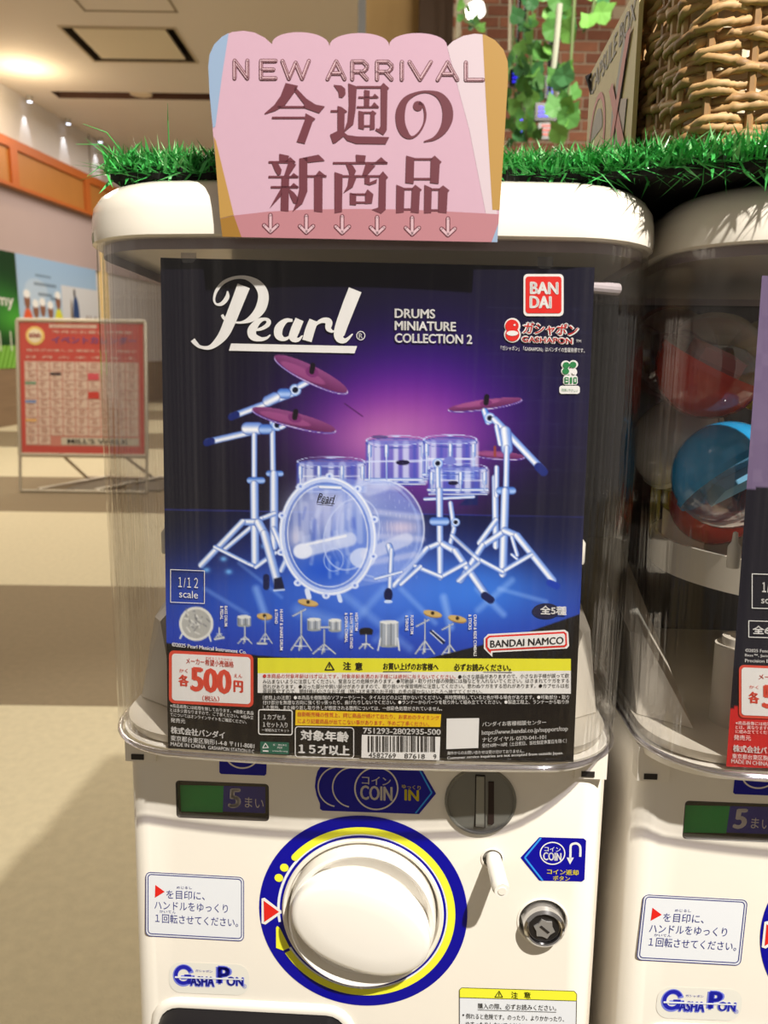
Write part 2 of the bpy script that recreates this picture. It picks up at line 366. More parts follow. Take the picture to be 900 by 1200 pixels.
class Canvas:                                         # small raster painter for printed artwork
    def __init__(s, u0, v0, u1, v1, sc=1.0):
        s.u0, s.v0, s.sc = u0, v0, sc; s.w = int((u1-u0)*sc)+1; s.h = int((v1-v0)*sc)+1
        s.X, s.Y = np.meshgrid(u0+np.arange(s.w)/sc, v0+np.arange(s.h)/sc); s.im = np.zeros((s.h, s.w, 3))
    def blend(s, a, c): s.im = s.im*(1-a[..., None])+np.array(c, float)*a[..., None]
    def win(s, x0, y0, x1, y1):
        a = max(0, int((x0-s.u0)*s.sc)-2); b = min(s.w, int((x1-s.u0)*s.sc)+3); c = max(0, int((y0-s.v0)*s.sc)-2); d = min(s.h, int((y1-s.v0)*s.sc)+3)
        return slice(c, max(d, c)), slice(a, max(b, a))
    def seg(s, p, q, w, col, core=None, alpha=1., soft=.7, w2=None):
        """bar with a lit core and darker edges"""
        w2 = w if w2 is None else w2; m = max(w, w2)/2+2
        W_ = s.win(min(p[0], q[0])-m, min(p[1], q[1])-m, max(p[0], q[0])+m, max(p[1], q[1])+m); X = s.X[W_]; Y = s.Y[W_]
        if X.size == 0: return
        dx, dy = q[0]-p[0], q[1]-p[1]; L2 = dx*dx+dy*dy+1e-9; t = np.clip(((X-p[0])*dx+(Y-p[1])*dy)/L2, 0, 1)
        sd = ((X-p[0])*dy-(Y-p[1])*dx)/sqrt(L2); d = np.hypot(X-p[0]-t*dx, Y-p[1]-t*dy); r = (w+(w2-w)*t)/2
        a = np.clip((r-d)/soft+.5, 0, 1)*alpha; c = np.broadcast_to(np.array(col, float), X.shape+(3,)).copy()
        if core is not None:
            k = np.exp(-((sd/r+.2)/.55)**2)[..., None]; c = c*(1-k)+np.array(core, float)*k
            k2 = (np.clip(d/r-.72, 0, 1)/.28*.55)[..., None]; c = c*(1-k2)+np.array([30, 50, 130.])*k2
        s.im[W_] = s.im[W_]*(1-a[..., None])+c*a[..., None]
    def ell(s, c, rx, ry, ang, col, alpha=1., soft=.8, ring=None, grad=None):
        m = max(rx, ry)+3; W_ = s.win(c[0]-m, c[1]-m, c[0]+m, c[1]+m); X = s.X[W_]-c[0]; Y = s.Y[W_]-c[1]; ca, sa = cos(ang), sin(ang)
        if X.size == 0: return
        x = X*ca+Y*sa; y = -X*sa+Y*ca; k = np.hypot(x/rx, y/ry)+1e-6; d = (k-1)*np.hypot(x, y)/k
        a = np.clip(.5-d/soft, 0, 1)
        if ring: a = a*np.clip(.5+(d+ring)/soft, 0, 1)
        cc = np.broadcast_to(np.array(col, float), X.shape+(3,))
        if grad is not None: g = np.clip((y/ry+1)/2, 0, 1)[..., None]; cc = cc*(1-g)+np.array(grad, float)*g
        a = (a*alpha)[..., None]; s.im[W_] = s.im[W_]*(1-a)+cc*a
    def glow(s, c, rx, ry, col, alpha, ang=0., p=1.):
        ca, sa = cos(ang), sin(ang); X = s.X-c[0]; Y = s.Y-c[1]; x = X*ca+Y*sa; y = -X*sa+Y*ca
        s.blend(np.exp(-((x/rx)**2+(y/ry)**2)**p)*alpha, col)
    def poly(s, pts, col, alpha=1.):
        P = np.array(pts, float); W_ = s.win(P[:, 0].min()-1, P[:, 1].min()-1, P[:, 0].max()+1, P[:, 1].max()+1); X = s.X[W_]; Y = s.Y[W_]
        ins = np.zeros(X.shape, bool); dm = np.full(X.shape, 1e9)
        for (x1, y1), (x2, y2) in zip(P, np.roll(P, -1, 0)):
            if y1 != y2: ins ^= ((y1 > Y) != (y2 > Y)) & (X < (x2-x1)*(Y-y1)/(y2-y1)+x1)
            L2 = (x2-x1)**2+(y2-y1)**2+1e-9; t = np.clip(((X-x1)*(x2-x1)+(Y-y1)*(y2-y1))/L2, 0, 1); dm = np.minimum(dm, np.hypot(X-x1-t*(x2-x1), Y-y1-t*(y2-y1)))
        a = np.clip(.5+np.where(ins, dm, -dm), 0, 1)*alpha; s.im[W_] = s.im[W_]*(1-a[..., None])+np.array(col, float)*a[..., None]

# ------------------------------------------------------------------ materials
WHITE = mat('white_plastic', (238, 232, 220), .32, noise=.015, nscale=30, bump=.02, bscale=300, coat=.25)
LIDM = mat('lid_plastic', (236, 229, 216), .2, coat=.5)
WHITE2 = mat('dial_white', (240, 236, 228), .25, coat=.4)
STARM = mat('lock_star', (170, 168, 165), .3, metal=.5)
DARKP = mat('dark_plastic', (30, 28, 30), .25)
CHUTE = mat('chute_smoke', (10, 9, 12), .4, spec=.08)
GREYP = mat('grey_metal', (128, 128, 122), .38, metal=.35)
GREYD = mat('slot_dark', (40, 36, 34), .5)
CHROME = mat('chrome', (205, 205, 208), .13, metal=1.)
CASE = clear_mat('clear_case', (.965, .965, .97), .014, .04, .6, (120, 120, 1.2), .42)
SMOKE = clear_mat('smoked_tab', (.55, .53, .55), .08, .12, 0., edge=.3)
PANE = clear_mat('lcd_pane', (.97, .97, .97), .03, .03, 0., edge=.3)
INNER = mat('inner_white', (205, 196, 180), .45)
BLUE = mat('sticker_blue', (8, 6, 150), .3)
YEL = mat('sticker_yellow', (238, 238, 60), .3)
RED = mat('ink_red', (222, 38, 30), .35)
INKW = mat('ink_white', (232, 230, 226), .4)
INKK = mat('ink_black', (24, 22, 24), .5)
NAVY = mat('ink_navy', (40, 45, 125), .4)
PALE = mat('label_white', (226, 230, 236), .35)
CYAN = mat('ink_cyan', (50, 150, 235), .35)

# ================================================================== the setting
MAPI = Matrix.Identity(4)
carpetL = mat('carpet_light', (204, 192, 160), .95, noise=.13, nscale=35, bump=.6, bscale=180)
carpetD = mat('carpet_dark', (134, 118, 92), .95, noise=.13, nscale=35, bump=.6, bscale=180)
bounds = [827, 686, 600, 559, 524.5, 506]
ys = [-3.]+[float(floor_pt(60, v)[1]) for v in bounds]
while ys[-1] < 24: ys.append(ys[-1]+2.0)
fv = []; ff = []
for i in range(len(ys)-1):
    n = len(fv); fv += [(-12, ys[i], 0), (9, ys[i], 0), (9, ys[i+1], 0), (-12, ys[i+1], 0)]; ff.append((n, n+1, n+2, n+3))
fl = obj('floor', fv, ff, carpetL); fl.data.materials.append(carpetD)
for i, p in enumerate(fl.data.polygons): p.material_index = i % 2
tag(fl, kind='structure')
CZ = 5.1
ceilm = mat('ceiling_paint', (228, 220, 212), .8, noise=.02, nscale=1)
# ceiling with a real slot and a real panel opening
def cpt(u, v): return floor_pt(u, v, CZ)
slot = [cpt(50, 100), cpt(262, 103), cpt(262, 108), cpt(60, 107)]
ac = [cpt(66, 31), cpt(197, 29), cpt(229, 66), cpt(116, 71)]
def yspan(q): return min(p[1] for p in q), max(p[1] for p in q)
sx0, sx1 = slot[0][0], slot[1][0]; sy0, sy1 = slot[3][1], slot[0][1]; sy1 = max(sy1, sy0+.35)
ax0, ax1 = ac[3][0]*1.0-.0, ac[2][0]; ay0, ay1 = ac[0][1], ac[3][1]; ax0 = (ac[0][0]+ac[3][0])/2; ax1 = (ac[1][0]+ac[2][0])/2
def sheet_with_holes(x0, x1, y0, y1, holes, z):
    xs = sorted({x0, x1, *[h[0] for h in holes], *[h[1] for h in holes]}); yy = sorted({y0, y1, *[h[2] for h in holes], *[h[3] for h in holes]}); m = MB()
    for a, b in zip(xs[:-1], xs[1:]):
        for c, d in zip(yy[:-1], yy[1:]):
            if any(a >= h[0]-1e-6 and b <= h[1]+1e-6 and c >= h[2]-1e-6 and d <= h[3]+1e-6 for h in holes): continue
            m.add([(a, c, z), (b, c, z), (b, d, z), (a, d, z)], [(0, 3, 2, 1)])
    return m
ce = sheet_with_holes(-12, 9, -3, 24, [(sx0, sx1, sy0, sy1), (ax0, ax1, ay0, ay1)], CZ).build('ceiling', ceilm); tag(ce, kind='structure')
brownslot = mat('slot_brown', (92, 62, 50), .7)
m = MB().add([(sx0, sy0, CZ), (sx1, sy0, CZ), (sx1, sy1, CZ), (sx0, sy1, CZ), (sx0, sy0, CZ+.2), (sx1, sy0, CZ+.2), (sx1, sy1, CZ+.2), (sx0, sy1, CZ+.2)],
             [(4, 5, 6, 7), (0, 1, 5, 4), (1, 2, 6, 5), (2, 3, 7, 6), (3, 0, 4, 7)]); tag(m.build('trim_1', brownslot), kind='structure')
rl = Root('recessed_downlight', mw=Matrix.Translation(Vector((float(cpt(157, 104)[0]), (sy0+sy1)/2, CZ+.02)))); tag(rl.e, 'round recessed downlight glowing in the long dark ceiling slot', 'light')
MB().lathe((0, 0, 0), (0, 0, 1), [(.17, 0), (.17, .05), (.12, .05), (.12, .01)], 32).build('rim', mat('rim_w', (230, 215, 190), .4), rl)
MB().cyl((0, 0, .02), (0, 0, .03), .13, n=28).build('lamp', mat('lamp_glow', (255, 236, 205), .4, emit=3.), rl)
acR = Root('air_return_panel', mw=Matrix.Translation(Vector(((ax0+ax1)/2, (ay0+ay1)/2, CZ)))); tag(acR.e, 'large square ceiling air panel with dark gap along its edges', 'vent')
hx, hy = (ax1-ax0)/2, (ay1-ay0)/2
MB().add([(-hx, -hy, 0), (hx, -hy, 0), (hx, hy, 0), (-hx, hy, 0), (-hx, -hy, .22), (hx, -hy, .22), (hx, hy, .22), (-hx, hy, .22)],
         [(4, 5, 6, 7), (0, 1, 5, 4), (1, 2, 6, 5), (2, 3, 7, 6), (3, 0, 4, 7)]).build('shaft', mat('shaft_dark', (70, 58, 46), .8), acR)
MB().box((-hx+.1, -hy+.12, .02), (hx-.14, hy-.02, .05)).build('panel', mat('panel_cream', (226, 216, 194), .6), acR)
f = MB()
for a, b in (((-hx-.03, -hy-.03), (hx+.03, -hy)), ((-hx-.03, hy), (hx+.03, hy+.03)), ((-hx-.03, -hy), (-hx, hy)), ((hx, -hy), (hx+.03, hy))): f.box((a[0], a[1], -.012), (b[0], b[1], .0))
f.build('frame', mat('frame_cream', (190, 176, 152), .6), acR)
hx2, hy2 = .55, .5; c2 = (cpt(145, 2)[0], cpt(120, 13)[1]-.5)
ht = MB()
for a, b in (((-hx2, -hy2), (hx2, -hy2+.025)), ((-hx2, hy2-.025), (hx2, hy2)), ((-hx2, -hy2), (-hx2+.025, hy2)), ((hx2-.025, -hy2), (hx2, hy2))): ht.box((c2[0]+a[0], c2[1]+a[1], CZ-.008), (c2[0]+b[0], c2[1]+b[1], CZ))
tag(ht.build('ceiling_hatch', mat('hatch_line', (150, 136, 116), .7)), 'thin square access hatch frame in the ceiling nearest the camera', 'hatch')

# left wall: its line is fixed by the photograph's vanishing point
base0 = floor_pt(0, 501); wd = np.array([.086, 1., 0]); wd /= np.linalg.norm(wd)
WM = np.column_stack([wd, [-wd[1], wd[0], 0], [0, 0, 1]])            # x along the wall (away), y into the wall, z up
WALL = Surf(WM, (base0[0], base0[1], 0))
def wz(u, v): return WALL.P([(u, v)])[0]
zb = wz(0, 432)[2]; zt = wz(0, 293)[2]; zo0 = wz(0, 217)[2]; zo1 = wz(0, 162)[2]
wallmw = Matrix([[WM[i, 0], WM[i, 1], WM[i, 2], WALL.O[i]] for i in range(3)]+[[0, 0, 0, 1]])
X0, X1 = -9., 7.5
def wallbox(name, x0, x1, y0, y1, z0, z1, m, **k):
    o = MB().box((x0, y0, z0), (x1, y1, z1)).build(name, m); o.matrix_world = wallmw; tag(o, kind='structure', **k); return o
wallbox('wall_left', X0, X1, .05, .25, 0, CZ, mat('wall_cove', (214, 208, 206), .8))
wallbox('trim_2', X0, X1, -.0, .05, zt, zo0, mat('wall_mauve', (176, 156, 154), .8, noise=.03, nscale=2))
wood = mat('hoarding_wood', (140, 116, 92), .6, noise=.25, nscale=3, stretch=(.4, 1, 9))
wallbox('baseboard_left', X0, X1, -.02, .05, 0, zb, wood)
orange = mat('orange_wood', (170, 112, 52), .45, noise=.1, nscale=3); oranged = mat('orange_frame', (176, 92, 34), .45)
wallbox('trim_3', X0, X1, -.10, .05, zo0, zo1, orange)
for k, (a, b) in enumerate(((zo0, zo0+.05), (zo1-.12, zo1+.02))): wallbox('trim_%d' % (4+k), X0, X1, -.14, -.10, a, b, oranged)
for k, u in enumerate((10, 95, 180)):
    x = wz(u, 230)[0]; wallbox('trim_%d' % (6+k), x-.1, x+.1, -.14, -.10, zo0+.05, zo1-.12, oranged)
for k in range(5): x = X0+3.2*k; wallbox('trim_%d' % (10+k), x-.012, x+.012, .04, .05, zo1+.02, CZ, mat('joint_grey', (120, 112, 108), .8))
# downlights washing the cove band
for k, (u, v) in enumerate(((35, 180), (80, 205), (117, 222))):
    x = wz(u, v)[0]
    lo = Root('cove_downlight', mw=wallmw@Matrix.Translation((x, -.06, CZ-.05))); tag(lo.e, 'small cool downlight washing the wall above the orange panel, %s' % ('nearest', 'middle one', 'farthest')[k], 'light', 'downlights above the orange panel')
    MB().cyl((0, 0, -.03), (0, 0, .05), .045, n=16).build('housing', mat('downlight_metal', (190, 188, 184), .4, metal=.5), lo)
    MB().cyl((0, 0, -.036), (0, 0, -.03), .036, n=16).build('lamp', mat('downlight_glow', (225, 235, 255), .4, emit=4.), lo)
    P = wallmw@Vector((x, -.06, CZ-.09)); T = wallmw@Vector((x, .05, zo1)); spot_light('downlight_beam', P, T, 16, (.85, .92, 1), 42, .3, .01)
# warm cove glow at the far left of the ceiling
P = wallmw@Vector((wz(0, 140)[0]-.5, -.7, CZ-.45)); cl = bpy.data.lights.new('cove_lamp', 'POINT'); cl.energy = 34; cl.color = (1, .80, .50); cl.shadow_soft_size = .12
o = bpy.data.objects.new('cove_lamp', cl); COL.objects.link(o); o.location = P
# printed hoardings
def grid(u0, v0, u1, v1, f, n=(60, 60)):
    U, V = np.meshgrid(np.linspace(u0, u1, n[0]), np.linspace(v0, v1, n[1])); return f(U, V)
def wall_print(name, xs, z0, z1, paint, label, n=(130, 100)):
    """print laid out in wall metres; the painter gets photograph-like (s, t) in 0..1"""
    S, T = np.meshgrid(np.linspace(0, 1, n[0]), np.linspace(0, 1, n[1])); rgb = paint(S, T)
    X = xs[0]+(xs[1]-xs[0])*S; Z = z1+(z0-z1)*T; N = S.size; me = bpy.data.meshes.new(name)
    i = np.arange(N).reshape(S.shape); q = np.stack([i[:-1, :-1], i[1:, :-1], i[1:, 1:], i[:-1, 1:]], -1).reshape(-1, 4)
    me.from_pydata(np.stack([X.ravel(), np.full(N, -.03), Z.ravel()], 1).tolist(), [], q.tolist())
    a = me.color_attributes.new('ink', 'FLOAT_COLOR', 'POINT'); c = np.ones((N, 4), np.float32); s = np.clip(rgb.reshape(-1, 3)/255, 0, 1); c[:, :3] = ((s+.055)/1.055)**2.4
    a.data.foreach_set('color', c.ravel()); r = Root(name, mw=wallmw.copy()); tag(r.e, label, 'poster'); link('print', me, print_mat('hoarding_print', .5), r)
    MB().box((xs[0], -.03+.004, z0), (xs[1], .0, z1)).build('board', mat('board_edge', (200, 200, 196), .6), r); return r
def pgreen(S, T):
    im = np.zeros(S.shape+(3,)); im[:] = (28, 58, 34)
    def g(cx, cy, r, c, a, rr=None): k = np.exp(-(((S-cx)/r)**2+((T-cy)/(rr or r))**2))[..., None]*a; im[:] = im*(1-k)+np.array(c)*k
    g(.97, .55, .10, (90, 190, 60), .9, .16); g(.9, .45, .12, (60, 130, 60), .7, .2); g(.6, .5, .2, (50, 110, 50), .5)
    k = (T > .80)[..., None]; im[:] = np.where(k, np.array([120, 176, 70])+30*np.sin(S*300+T*50)[..., None], im)
    for cx in (.70, .86, .90, .95):
        kk = ((np.abs(S-cx) < .004) & (T > .68) & (T < .85))[..., None]; im[:] = np.where(kk, (225, 230, 210), im)
    return im
def ppeople(S, T):
    im = np.zeros(S.shape+(3,)); im[:] = np.array([150, 180, 214])+np.array([40, 30, 15])*T[..., None]
    def e(cx, cy, rx, ry, c, a=1.): k = (np.clip((1.15-np.hypot((S-cx)/rx, (T-cy)/ry))*6, 0, 1)*a)[..., None]; im[:] = im*(1-k)+np.array(c)*k
    e(.2, .3, .12, .1, (200, 212, 226), .5); T = T+.12
    k = ((S > .50) & (T > .34))[..., None]; im[:] = np.where(k, (206, 208, 214), im)
    for cx, col, hy in ((.09, (222, 96, 60), .52), (.18, (190, 200, 210), .60), (.26, (196, 205, 215), .58), (.35, (180, 196, 210), .60), (.45, (218, 216, 66), .50)):
        e(cx, hy+.34, .062, .26, col); e(cx, hy, .030, .07, (140, 96, 76)); e(cx, hy-.06, .034, .035, (236, 236, 236))
    e(.68, .62, .040, .18, (48, 72, 120)); e(.66, .9, .02, .2, (60, 60, 60)); e(.67, .40, .012, .045, (50, 44, 44)); e(.62, .72, .014, .24, (130, 110, 84))
    for cx, c in ((.83, (190, 90, 90)), (.88, (110, 90, 110)), (.95, (160, 60, 70)), (1., (60, 50, 70))): e(cx, .83, .02, .16, c); e(cx, .66, .010, .05, (110, 76, 66))
    T = T-.12
    for t0, a, b in ((.16, .2, .38), (.24, .18, .44), (.33, .22, .38), (.36, .36, .45)):
        k = ((np.abs(T-t0) < .012) & (S > a) & (S < b))[..., None]; im[:] = np.where(k, im*.72, im)
    return im
xg = wz(20, 360)[0]
wall_print('green_hoarding_poster', (xg-6, xg), zb, zt, pgreen, 'dark green wall poster with white lettering and bright grass below', (200, 90))
wall_print('sky_hoarding_poster', (xg+.01, wz(113, 360)[0]), zb, zt, ppeople, 'pale blue wall poster with a row of helmeted workers', (200, 110))
gr = bpy.data.objects['green_hoarding_poster']
g, fcs = glyphs('academy', .01, 3); x1 = xg-.15; h = .24
o = obj('lettering', [(x1-1.35+1.35*a, -.035, wz(0, 350)[2]-.16+h*b) for a, b in g], fcs, INKW, None); o.parent = gr
# far end wall and the lit yellow pillar
tag(MB().box((-12, 22, 0), (9, 22.3, CZ)).build('wall_back', mat('far_wall', (196, 176, 150), .8)), kind='structure')
yp = Root('lit_pillar', mw=Matrix.Translation(Vector(tuple(floor_pt(117, 478))))); tag(yp.e, 'tall warm yellow lit pillar just left of the clear case', 'pillar')
dpy = floor_pt(117, 478)[1]; wpx = 12/930*dpy/2
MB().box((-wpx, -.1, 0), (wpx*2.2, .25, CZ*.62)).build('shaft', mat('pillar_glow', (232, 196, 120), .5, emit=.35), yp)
MB().box((-wpx-.03, -.13, 0), (wpx*2.2+.03, .28, .75)).build('base', mat('pillar_base', (90, 72, 54), .6), yp)

# ------------------------------------------------------------------ calendar stand on the carpet
A = floor_pt(24, 577); d_a = A[1]; sc = F_PX/ (np.dot(A-CP, FW))
wS = 148/sc; pl = wpt(26, 533, d_a+.05); pt_ = wpt(31, 375, d_a+.2)
ax = A[0]; zb_ = pl[2]; zt_ = pt_[2]
SM = Surf(np.column_stack([[1, 0, 0], np.array([0, zt_-zb_, -.15])/np.hypot(zt_-zb_, .15), np.array([0, .15, zt_-zb_])/np.hypot(zt_-zb_, .15)]), (ax, d_a+.05, zb_))
L_ = np.hypot(zt_-zb_, .15)
smw = Matrix([[SM.M[i, 0], SM.M[i, 1], SM.M[i, 2], SM.O[i]] for i in range(3)]+[[0, 0, 0, 1]])
steel = mat('stand_steel', (196, 186, 166), .35, metal=.4)
st = Root('poster_stand', mw=Matrix.Translation(Vector((ax, d_a, 0)))); tag(st.e, 'white framed calendar poster stand on the striped carpet', 'stand')
def sp(x, y, z): p = SM.M@np.array([x, y, z])+SM.O-np.array([ax, d_a, 0]); return tuple(p)
for a, b in ((sp(0, 0, 0), sp(0, 0, L_)), (sp(wS, 0, 0), sp(wS, 0, L_)), (sp(0, 0, 0), sp(wS, 0, 0)), (sp(0, 0, L_), sp(wS, 0, L_))): MB().tube([a, b], .018, 8).build('frame_bar', steel, st)
for x in (0, wS): MB().tube([(x, 0, .02), sp(x, 0, 0)], .014, 8).build('leg', steel, st)
for x in (.30, .95): MB().tube([(x, .75, .02), sp(x*.8, .06, .1)], .014, 8).build('leg', steel, st)
MB().tube([(0, 0, .015), (wS, 0, .015)], .014, 8).build('foot_bar', steel, st)
MB().tube([(.30, .75, .015), (wS, .75, .015)], .014, 8).build('foot_bar', steel, st)
for x in (.16, .66): MB().tube([(x, 0, .03), (x+.38, .75, .03)], .014, 8).build('foot_bar', steel, st)
MB().box((.35, .12, .0), (.80, .70, .012)).build('weight_plate', mat('plate_dark', (110, 98, 78), .7), st)
MB().box((.88, .12, .0), (1.2, .70, .012)).build('weight_plate', mat('plate_dark', (110, 98, 78), .7), st)
# the calendar itself, flat print on a board (own object)
cal = Root('calendar_poster', mw=smw); tag(cal.e, 'red and white monthly calendar poster held in the steel stand', 'poster')
MB().box((.02, -.004, .02), (wS-.02, .004, L_-.02)).build('board', mat('cal_red', (200, 84, 74), .5), cal)
def crect(name, x0, z0, x1, z1, m, k=1): return MB().add([(x0*wS, -.004-.002*k, z0*L_), (x1*wS, -.004-.002*k, z0*L_), (x1*wS, -.004-.002*k, z1*L_), (x0*wS, -.004-.002*k, z1*L_)], [(0, 1, 2, 3)])
calw = mat('cal_cell', (222, 196, 178), .5); calp = mat('cal_line', (206, 136, 120), .5)
crect('', .05, .07, .95, .70, 0, .5).build('grid_field', calp, cal)
rows, cols = 9, 9; cm = MB(); tiny = MB(); rs = random.Random(3)
for r in range(rows):
    for c in range(cols):
        x0 = .055+.89*c/cols; x1 = .055+.89*(c+1)/cols-.008; z1 = .695-.62*r/rows; z0 = .695-.62*(r+1)/rows+.006
        if r == 8 and c > 1: continue
        cm.add([(x0*wS, -.008, z0*L_), (x1*wS, -.008, z0*L_), (x1*wS, -.008, z1*L_), (x0*wS, -.008, z1*L_)], [(0, 1, 2, 3)])
        for k in range(3):
            a = x0+.01+rs.random()*.02; b = a+.02+rs.random()*.04; z = z1-.014-.016*k
            tiny.add([(a*wS, -.010, z*L_), (b*wS, -.010, z*L_), (b*wS, -.010, (z+.006)*L_), (a*wS, -.010, (z+.006)*L_)], [(0, 1, 2, 3)])
cm.build('calendar_cells', calw, cal); tag(tiny.build('small_print', mat('cal_small', (176, 112, 96), .6), cal), kind='stuff')
for (c, r, col, nm) in ((5, 1, (216, 90, 100), 'p'), (5, 3, (206, 70, 60), 'r'), (0, 2, (120, 160, 130), 'g'), (0, 4, (120, 150, 200), 'b'), (0, 6, (232, 180, 110), 'o'), (2, 1, (60, 54, 60), 'k')):
    x0 = .055+.89*c/cols; z1 = .695-.62*r/rows; hh = .05 if nm in 'pr' else .018; MB().add([(x0*wS, -.012, (z1-.012-hh)*L_), ((x0+.085)*wS, -.012, (z1-.012-hh)*L_), ((x0+.085)*wS, -.012, (z1-.012)*L_), (x0*wS, -.012, (z1-.012)*L_)], [(0, 1, 2, 3)]).build('coloured_cell', mat('cal_'+nm, col, .5), cal)
crect('', .33, .08, .94, .135, 0, 1.5).build('name_strip', mat('cal_strip', (206, 196, 176), .5), cal)
def ctext(t, x0, z0, x1, h, m, k=4, bold=.01):
    g, fc = glyphs(t, bold, 3); obj('lettering', [((x0+(x1-x0)*a)*wS, -.004-.002*k, (z0+h*b)*L_) for a, b in g], fc, m, cal)
ctext("MILL'S WALK", .38, .09, .86, .035, INKK)
crect('', .25, .945, .62, .97, 0, 1).build('white_strip', calw, cal); ctext('スケジュールカレンダー', .27, .949, .60, .016, mat('cal_small', (0, 0, 0)), 4)
mtri = MB().cyl((.14*wS, -.004, .885*L_), (.14*wS, -.008, .885*L_), .09*wS*.8, n=32).build('badge', mat('cal_badge', (240, 206, 120), .5), cal)
MB().cyl((.14*wS, -.008, .885*L_), (.14*wS, -.011, .885*L_), .065*wS*.8, n=32).build('badge', mat('cal_badge2', (246, 232, 200), .5), cal)
ctext('60th', .095, .87, .185, .035, mat('cal_maroon', (150, 50, 60), .5), 5, .03)
ctext('イベントカレンダー', .27, .83, .93, .055, mat('cal_purple', (110, 84, 140), .5), 3, .02); ctext('今月のお買い得情報', .27, .905, .9, .022, calw, 3)
ctext('毎日がお楽しみ 感謝をこめて開催中', .07, .77, .93, .018, calw, 3); ctext('日 月 火 水 木 金 土', .07, .72, .93, .018, calw, 3)

# ------------------------------------------------------------------ columns, brick wall, vines behind
def slab(name, u0, u1, yw, depth, z0, z1, m, label, cat):
    a = wpt(u0, 100, yw)[0]; b = wpt(u1, 100, yw)[0]
    r = Root(name, mw=Matrix.Translation((a, yw, 0))); tag(r.e, label, cat)
    MB().box((0, 0, z0), (b-a, depth, z1)).build('shaft', m, r); MB().box((-.01, -.015, z0), (b-a+.01, depth+.015, z0+.12)).build('base', m, r)
slab('beige_column', 428, 491, 5.2, .4, 0, CZ, mat('column_beige', (176, 142, 88), .6, noise=.05, nscale=3), 'wide beige column rising behind the pink sign', 'column')
slab('brown_column', 490, 529, 5.0, .5, 0, CZ, mat('column_brown', (74, 52, 32), .6, noise=.1, nscale=4), 'dark brown column between beige column and brick wall', 'column')
pole = slab('steel_pole', 419, 428, 5.1, .08, 0, CZ, mat('pole_steel', (190, 196, 204), .2, metal=.8), 'slim shiny steel pole beside the beige column', 'pole')
YB = 6.2; bx0 = wpt(524, 80, YB)[0]; bx1 = wpt(905, 80, YB)[0]; bz0 = wpt(600, 190, YB)[2]; bz1 = wpt(600, -45, YB)[2]
bw = MB().box((bx0, YB+.012, 0), (bx1+.2, YB+.2, CZ)).build('wall_back.001', mat('mortar', (222, 206, 180), .9, bump=.4, bscale=60)); tag(bw, kind='structure')
bme = None; brm = mat('brick', (182, 124, 98), .85, noise=.25, nscale=14, bump=.4, bscale=90); brm2 = mat('brick_dark', (156, 104, 84), .85, noise=.25, nscale=14, bump=.4, bscale=90)
bl, bh, pitch_z, pitch_x = .165, .060, .0745, .178
meshes = []
for mm_ in (brm, brm2):
    b = MB().box((0, 0, 0), (bl, .014, bh)).build('brick', mm_); bmesh_ = b.data; bpy.data.objects.remove(b); meshes.append(bmesh_)
r = 0; z = bz0; 
while z < bz1:
    x = bx0+.01-(.5*pitch_x if r % 2 else 0)
    while x < wpt(705, 80, YB)[0]:
        if x > bx0-.02:
            o = bpy.data.objects.new('brick', meshes[rng.randint(2)]); COL.objects.link(o); o.parent = bw; o.location = (x, YB-rng.rand()*.004, z)
        x += pitch_x
    z += pitch_z; r += 1
# pale hanging cords
cordm = mat('cord_cream', (206, 198, 172), .6)
for k, (u, v1, s) in enumerate(((596, 60, 0), (535, 45, 0), (540, 42, 1))):
    P0 = wpt(u, -40, 4.6+.1*k); P0[2] = 3.3; P1 = wpt(u+ (1 if s == 0 else -2), v1, 4.6+.1*k)
    o = MB().tube([tuple(P0), tuple((P0+P1)/2+[.004, 0, 0]), tuple(P1)], .008, 8).build('pale_rope', cordm); tag(o, ('thick pale cord hanging in front of the brick wall', 'thin cord at the brown column edge, outer one', 'thin cord hanging close right of the outer one')[k], 'cord')
# spotlight
P = wpt(556, 14, 4.2); sl = Root('spotlight', mw=Matrix.Translation(Vector(tuple(P)))); tag(sl.e, 'small white track spotlight glowing in front of the bricks', 'spotlight')
MB().cyl((.0, 0, .02), (-.02, .02, .14), .045, .05, n=20).build('housing', mat('spot_white', (220, 216, 205), .4), sl); MB().tube([(-.02, .02, .14), (-.02, .02, .6)], .01, 8).build('stem', mat('spot_white', (0, 0, 0)), sl)
MB().cyl((.006, -.008, -.012), (.0, 0, .02), .046, n=20).build('lamp', mat('spot_glow', (255, 252, 240), .4, emit=3.), sl)
# vines
leafms = [mat('leaf_a', (92, 150, 74), .5, noise=.2, nscale=40), mat('leaf_b', (124, 184, 88), .5, noise=.2, nscale=40), mat('leaf_c', (74, 132, 80), .5, noise=.2, nscale=40)]
lv = [(0, 0, 0), (.28, .12, .05), (.5, .35, .0), (.42, .62, -.05), (.2, .8, -.02), (0, 1.1, -.12), (-.2, .8, -.02), (-.42, .62, -.05), (-.5, .35, 0), (-.28, .12, .05), (0, .45, .08)]
lfm = []
for lm in leafms:
    b = obj('leaf', lv, [(10, i, (i+1) % 10) for i in range(10)], lm); me = b.data; bpy.data.objects.remove(b); me.materials.clear(); me.materials.append(lm); lfm.append(me)
stemm = mat('vine_stem', (110, 130, 80), .7)
ZR = 3.3
tag(MB().box((.45, 2.7, ZR), (1.6, 4.9, ZR+.06)).build('trim_20', mat('rail_wood', (120, 90, 60), .6)), kind='structure')
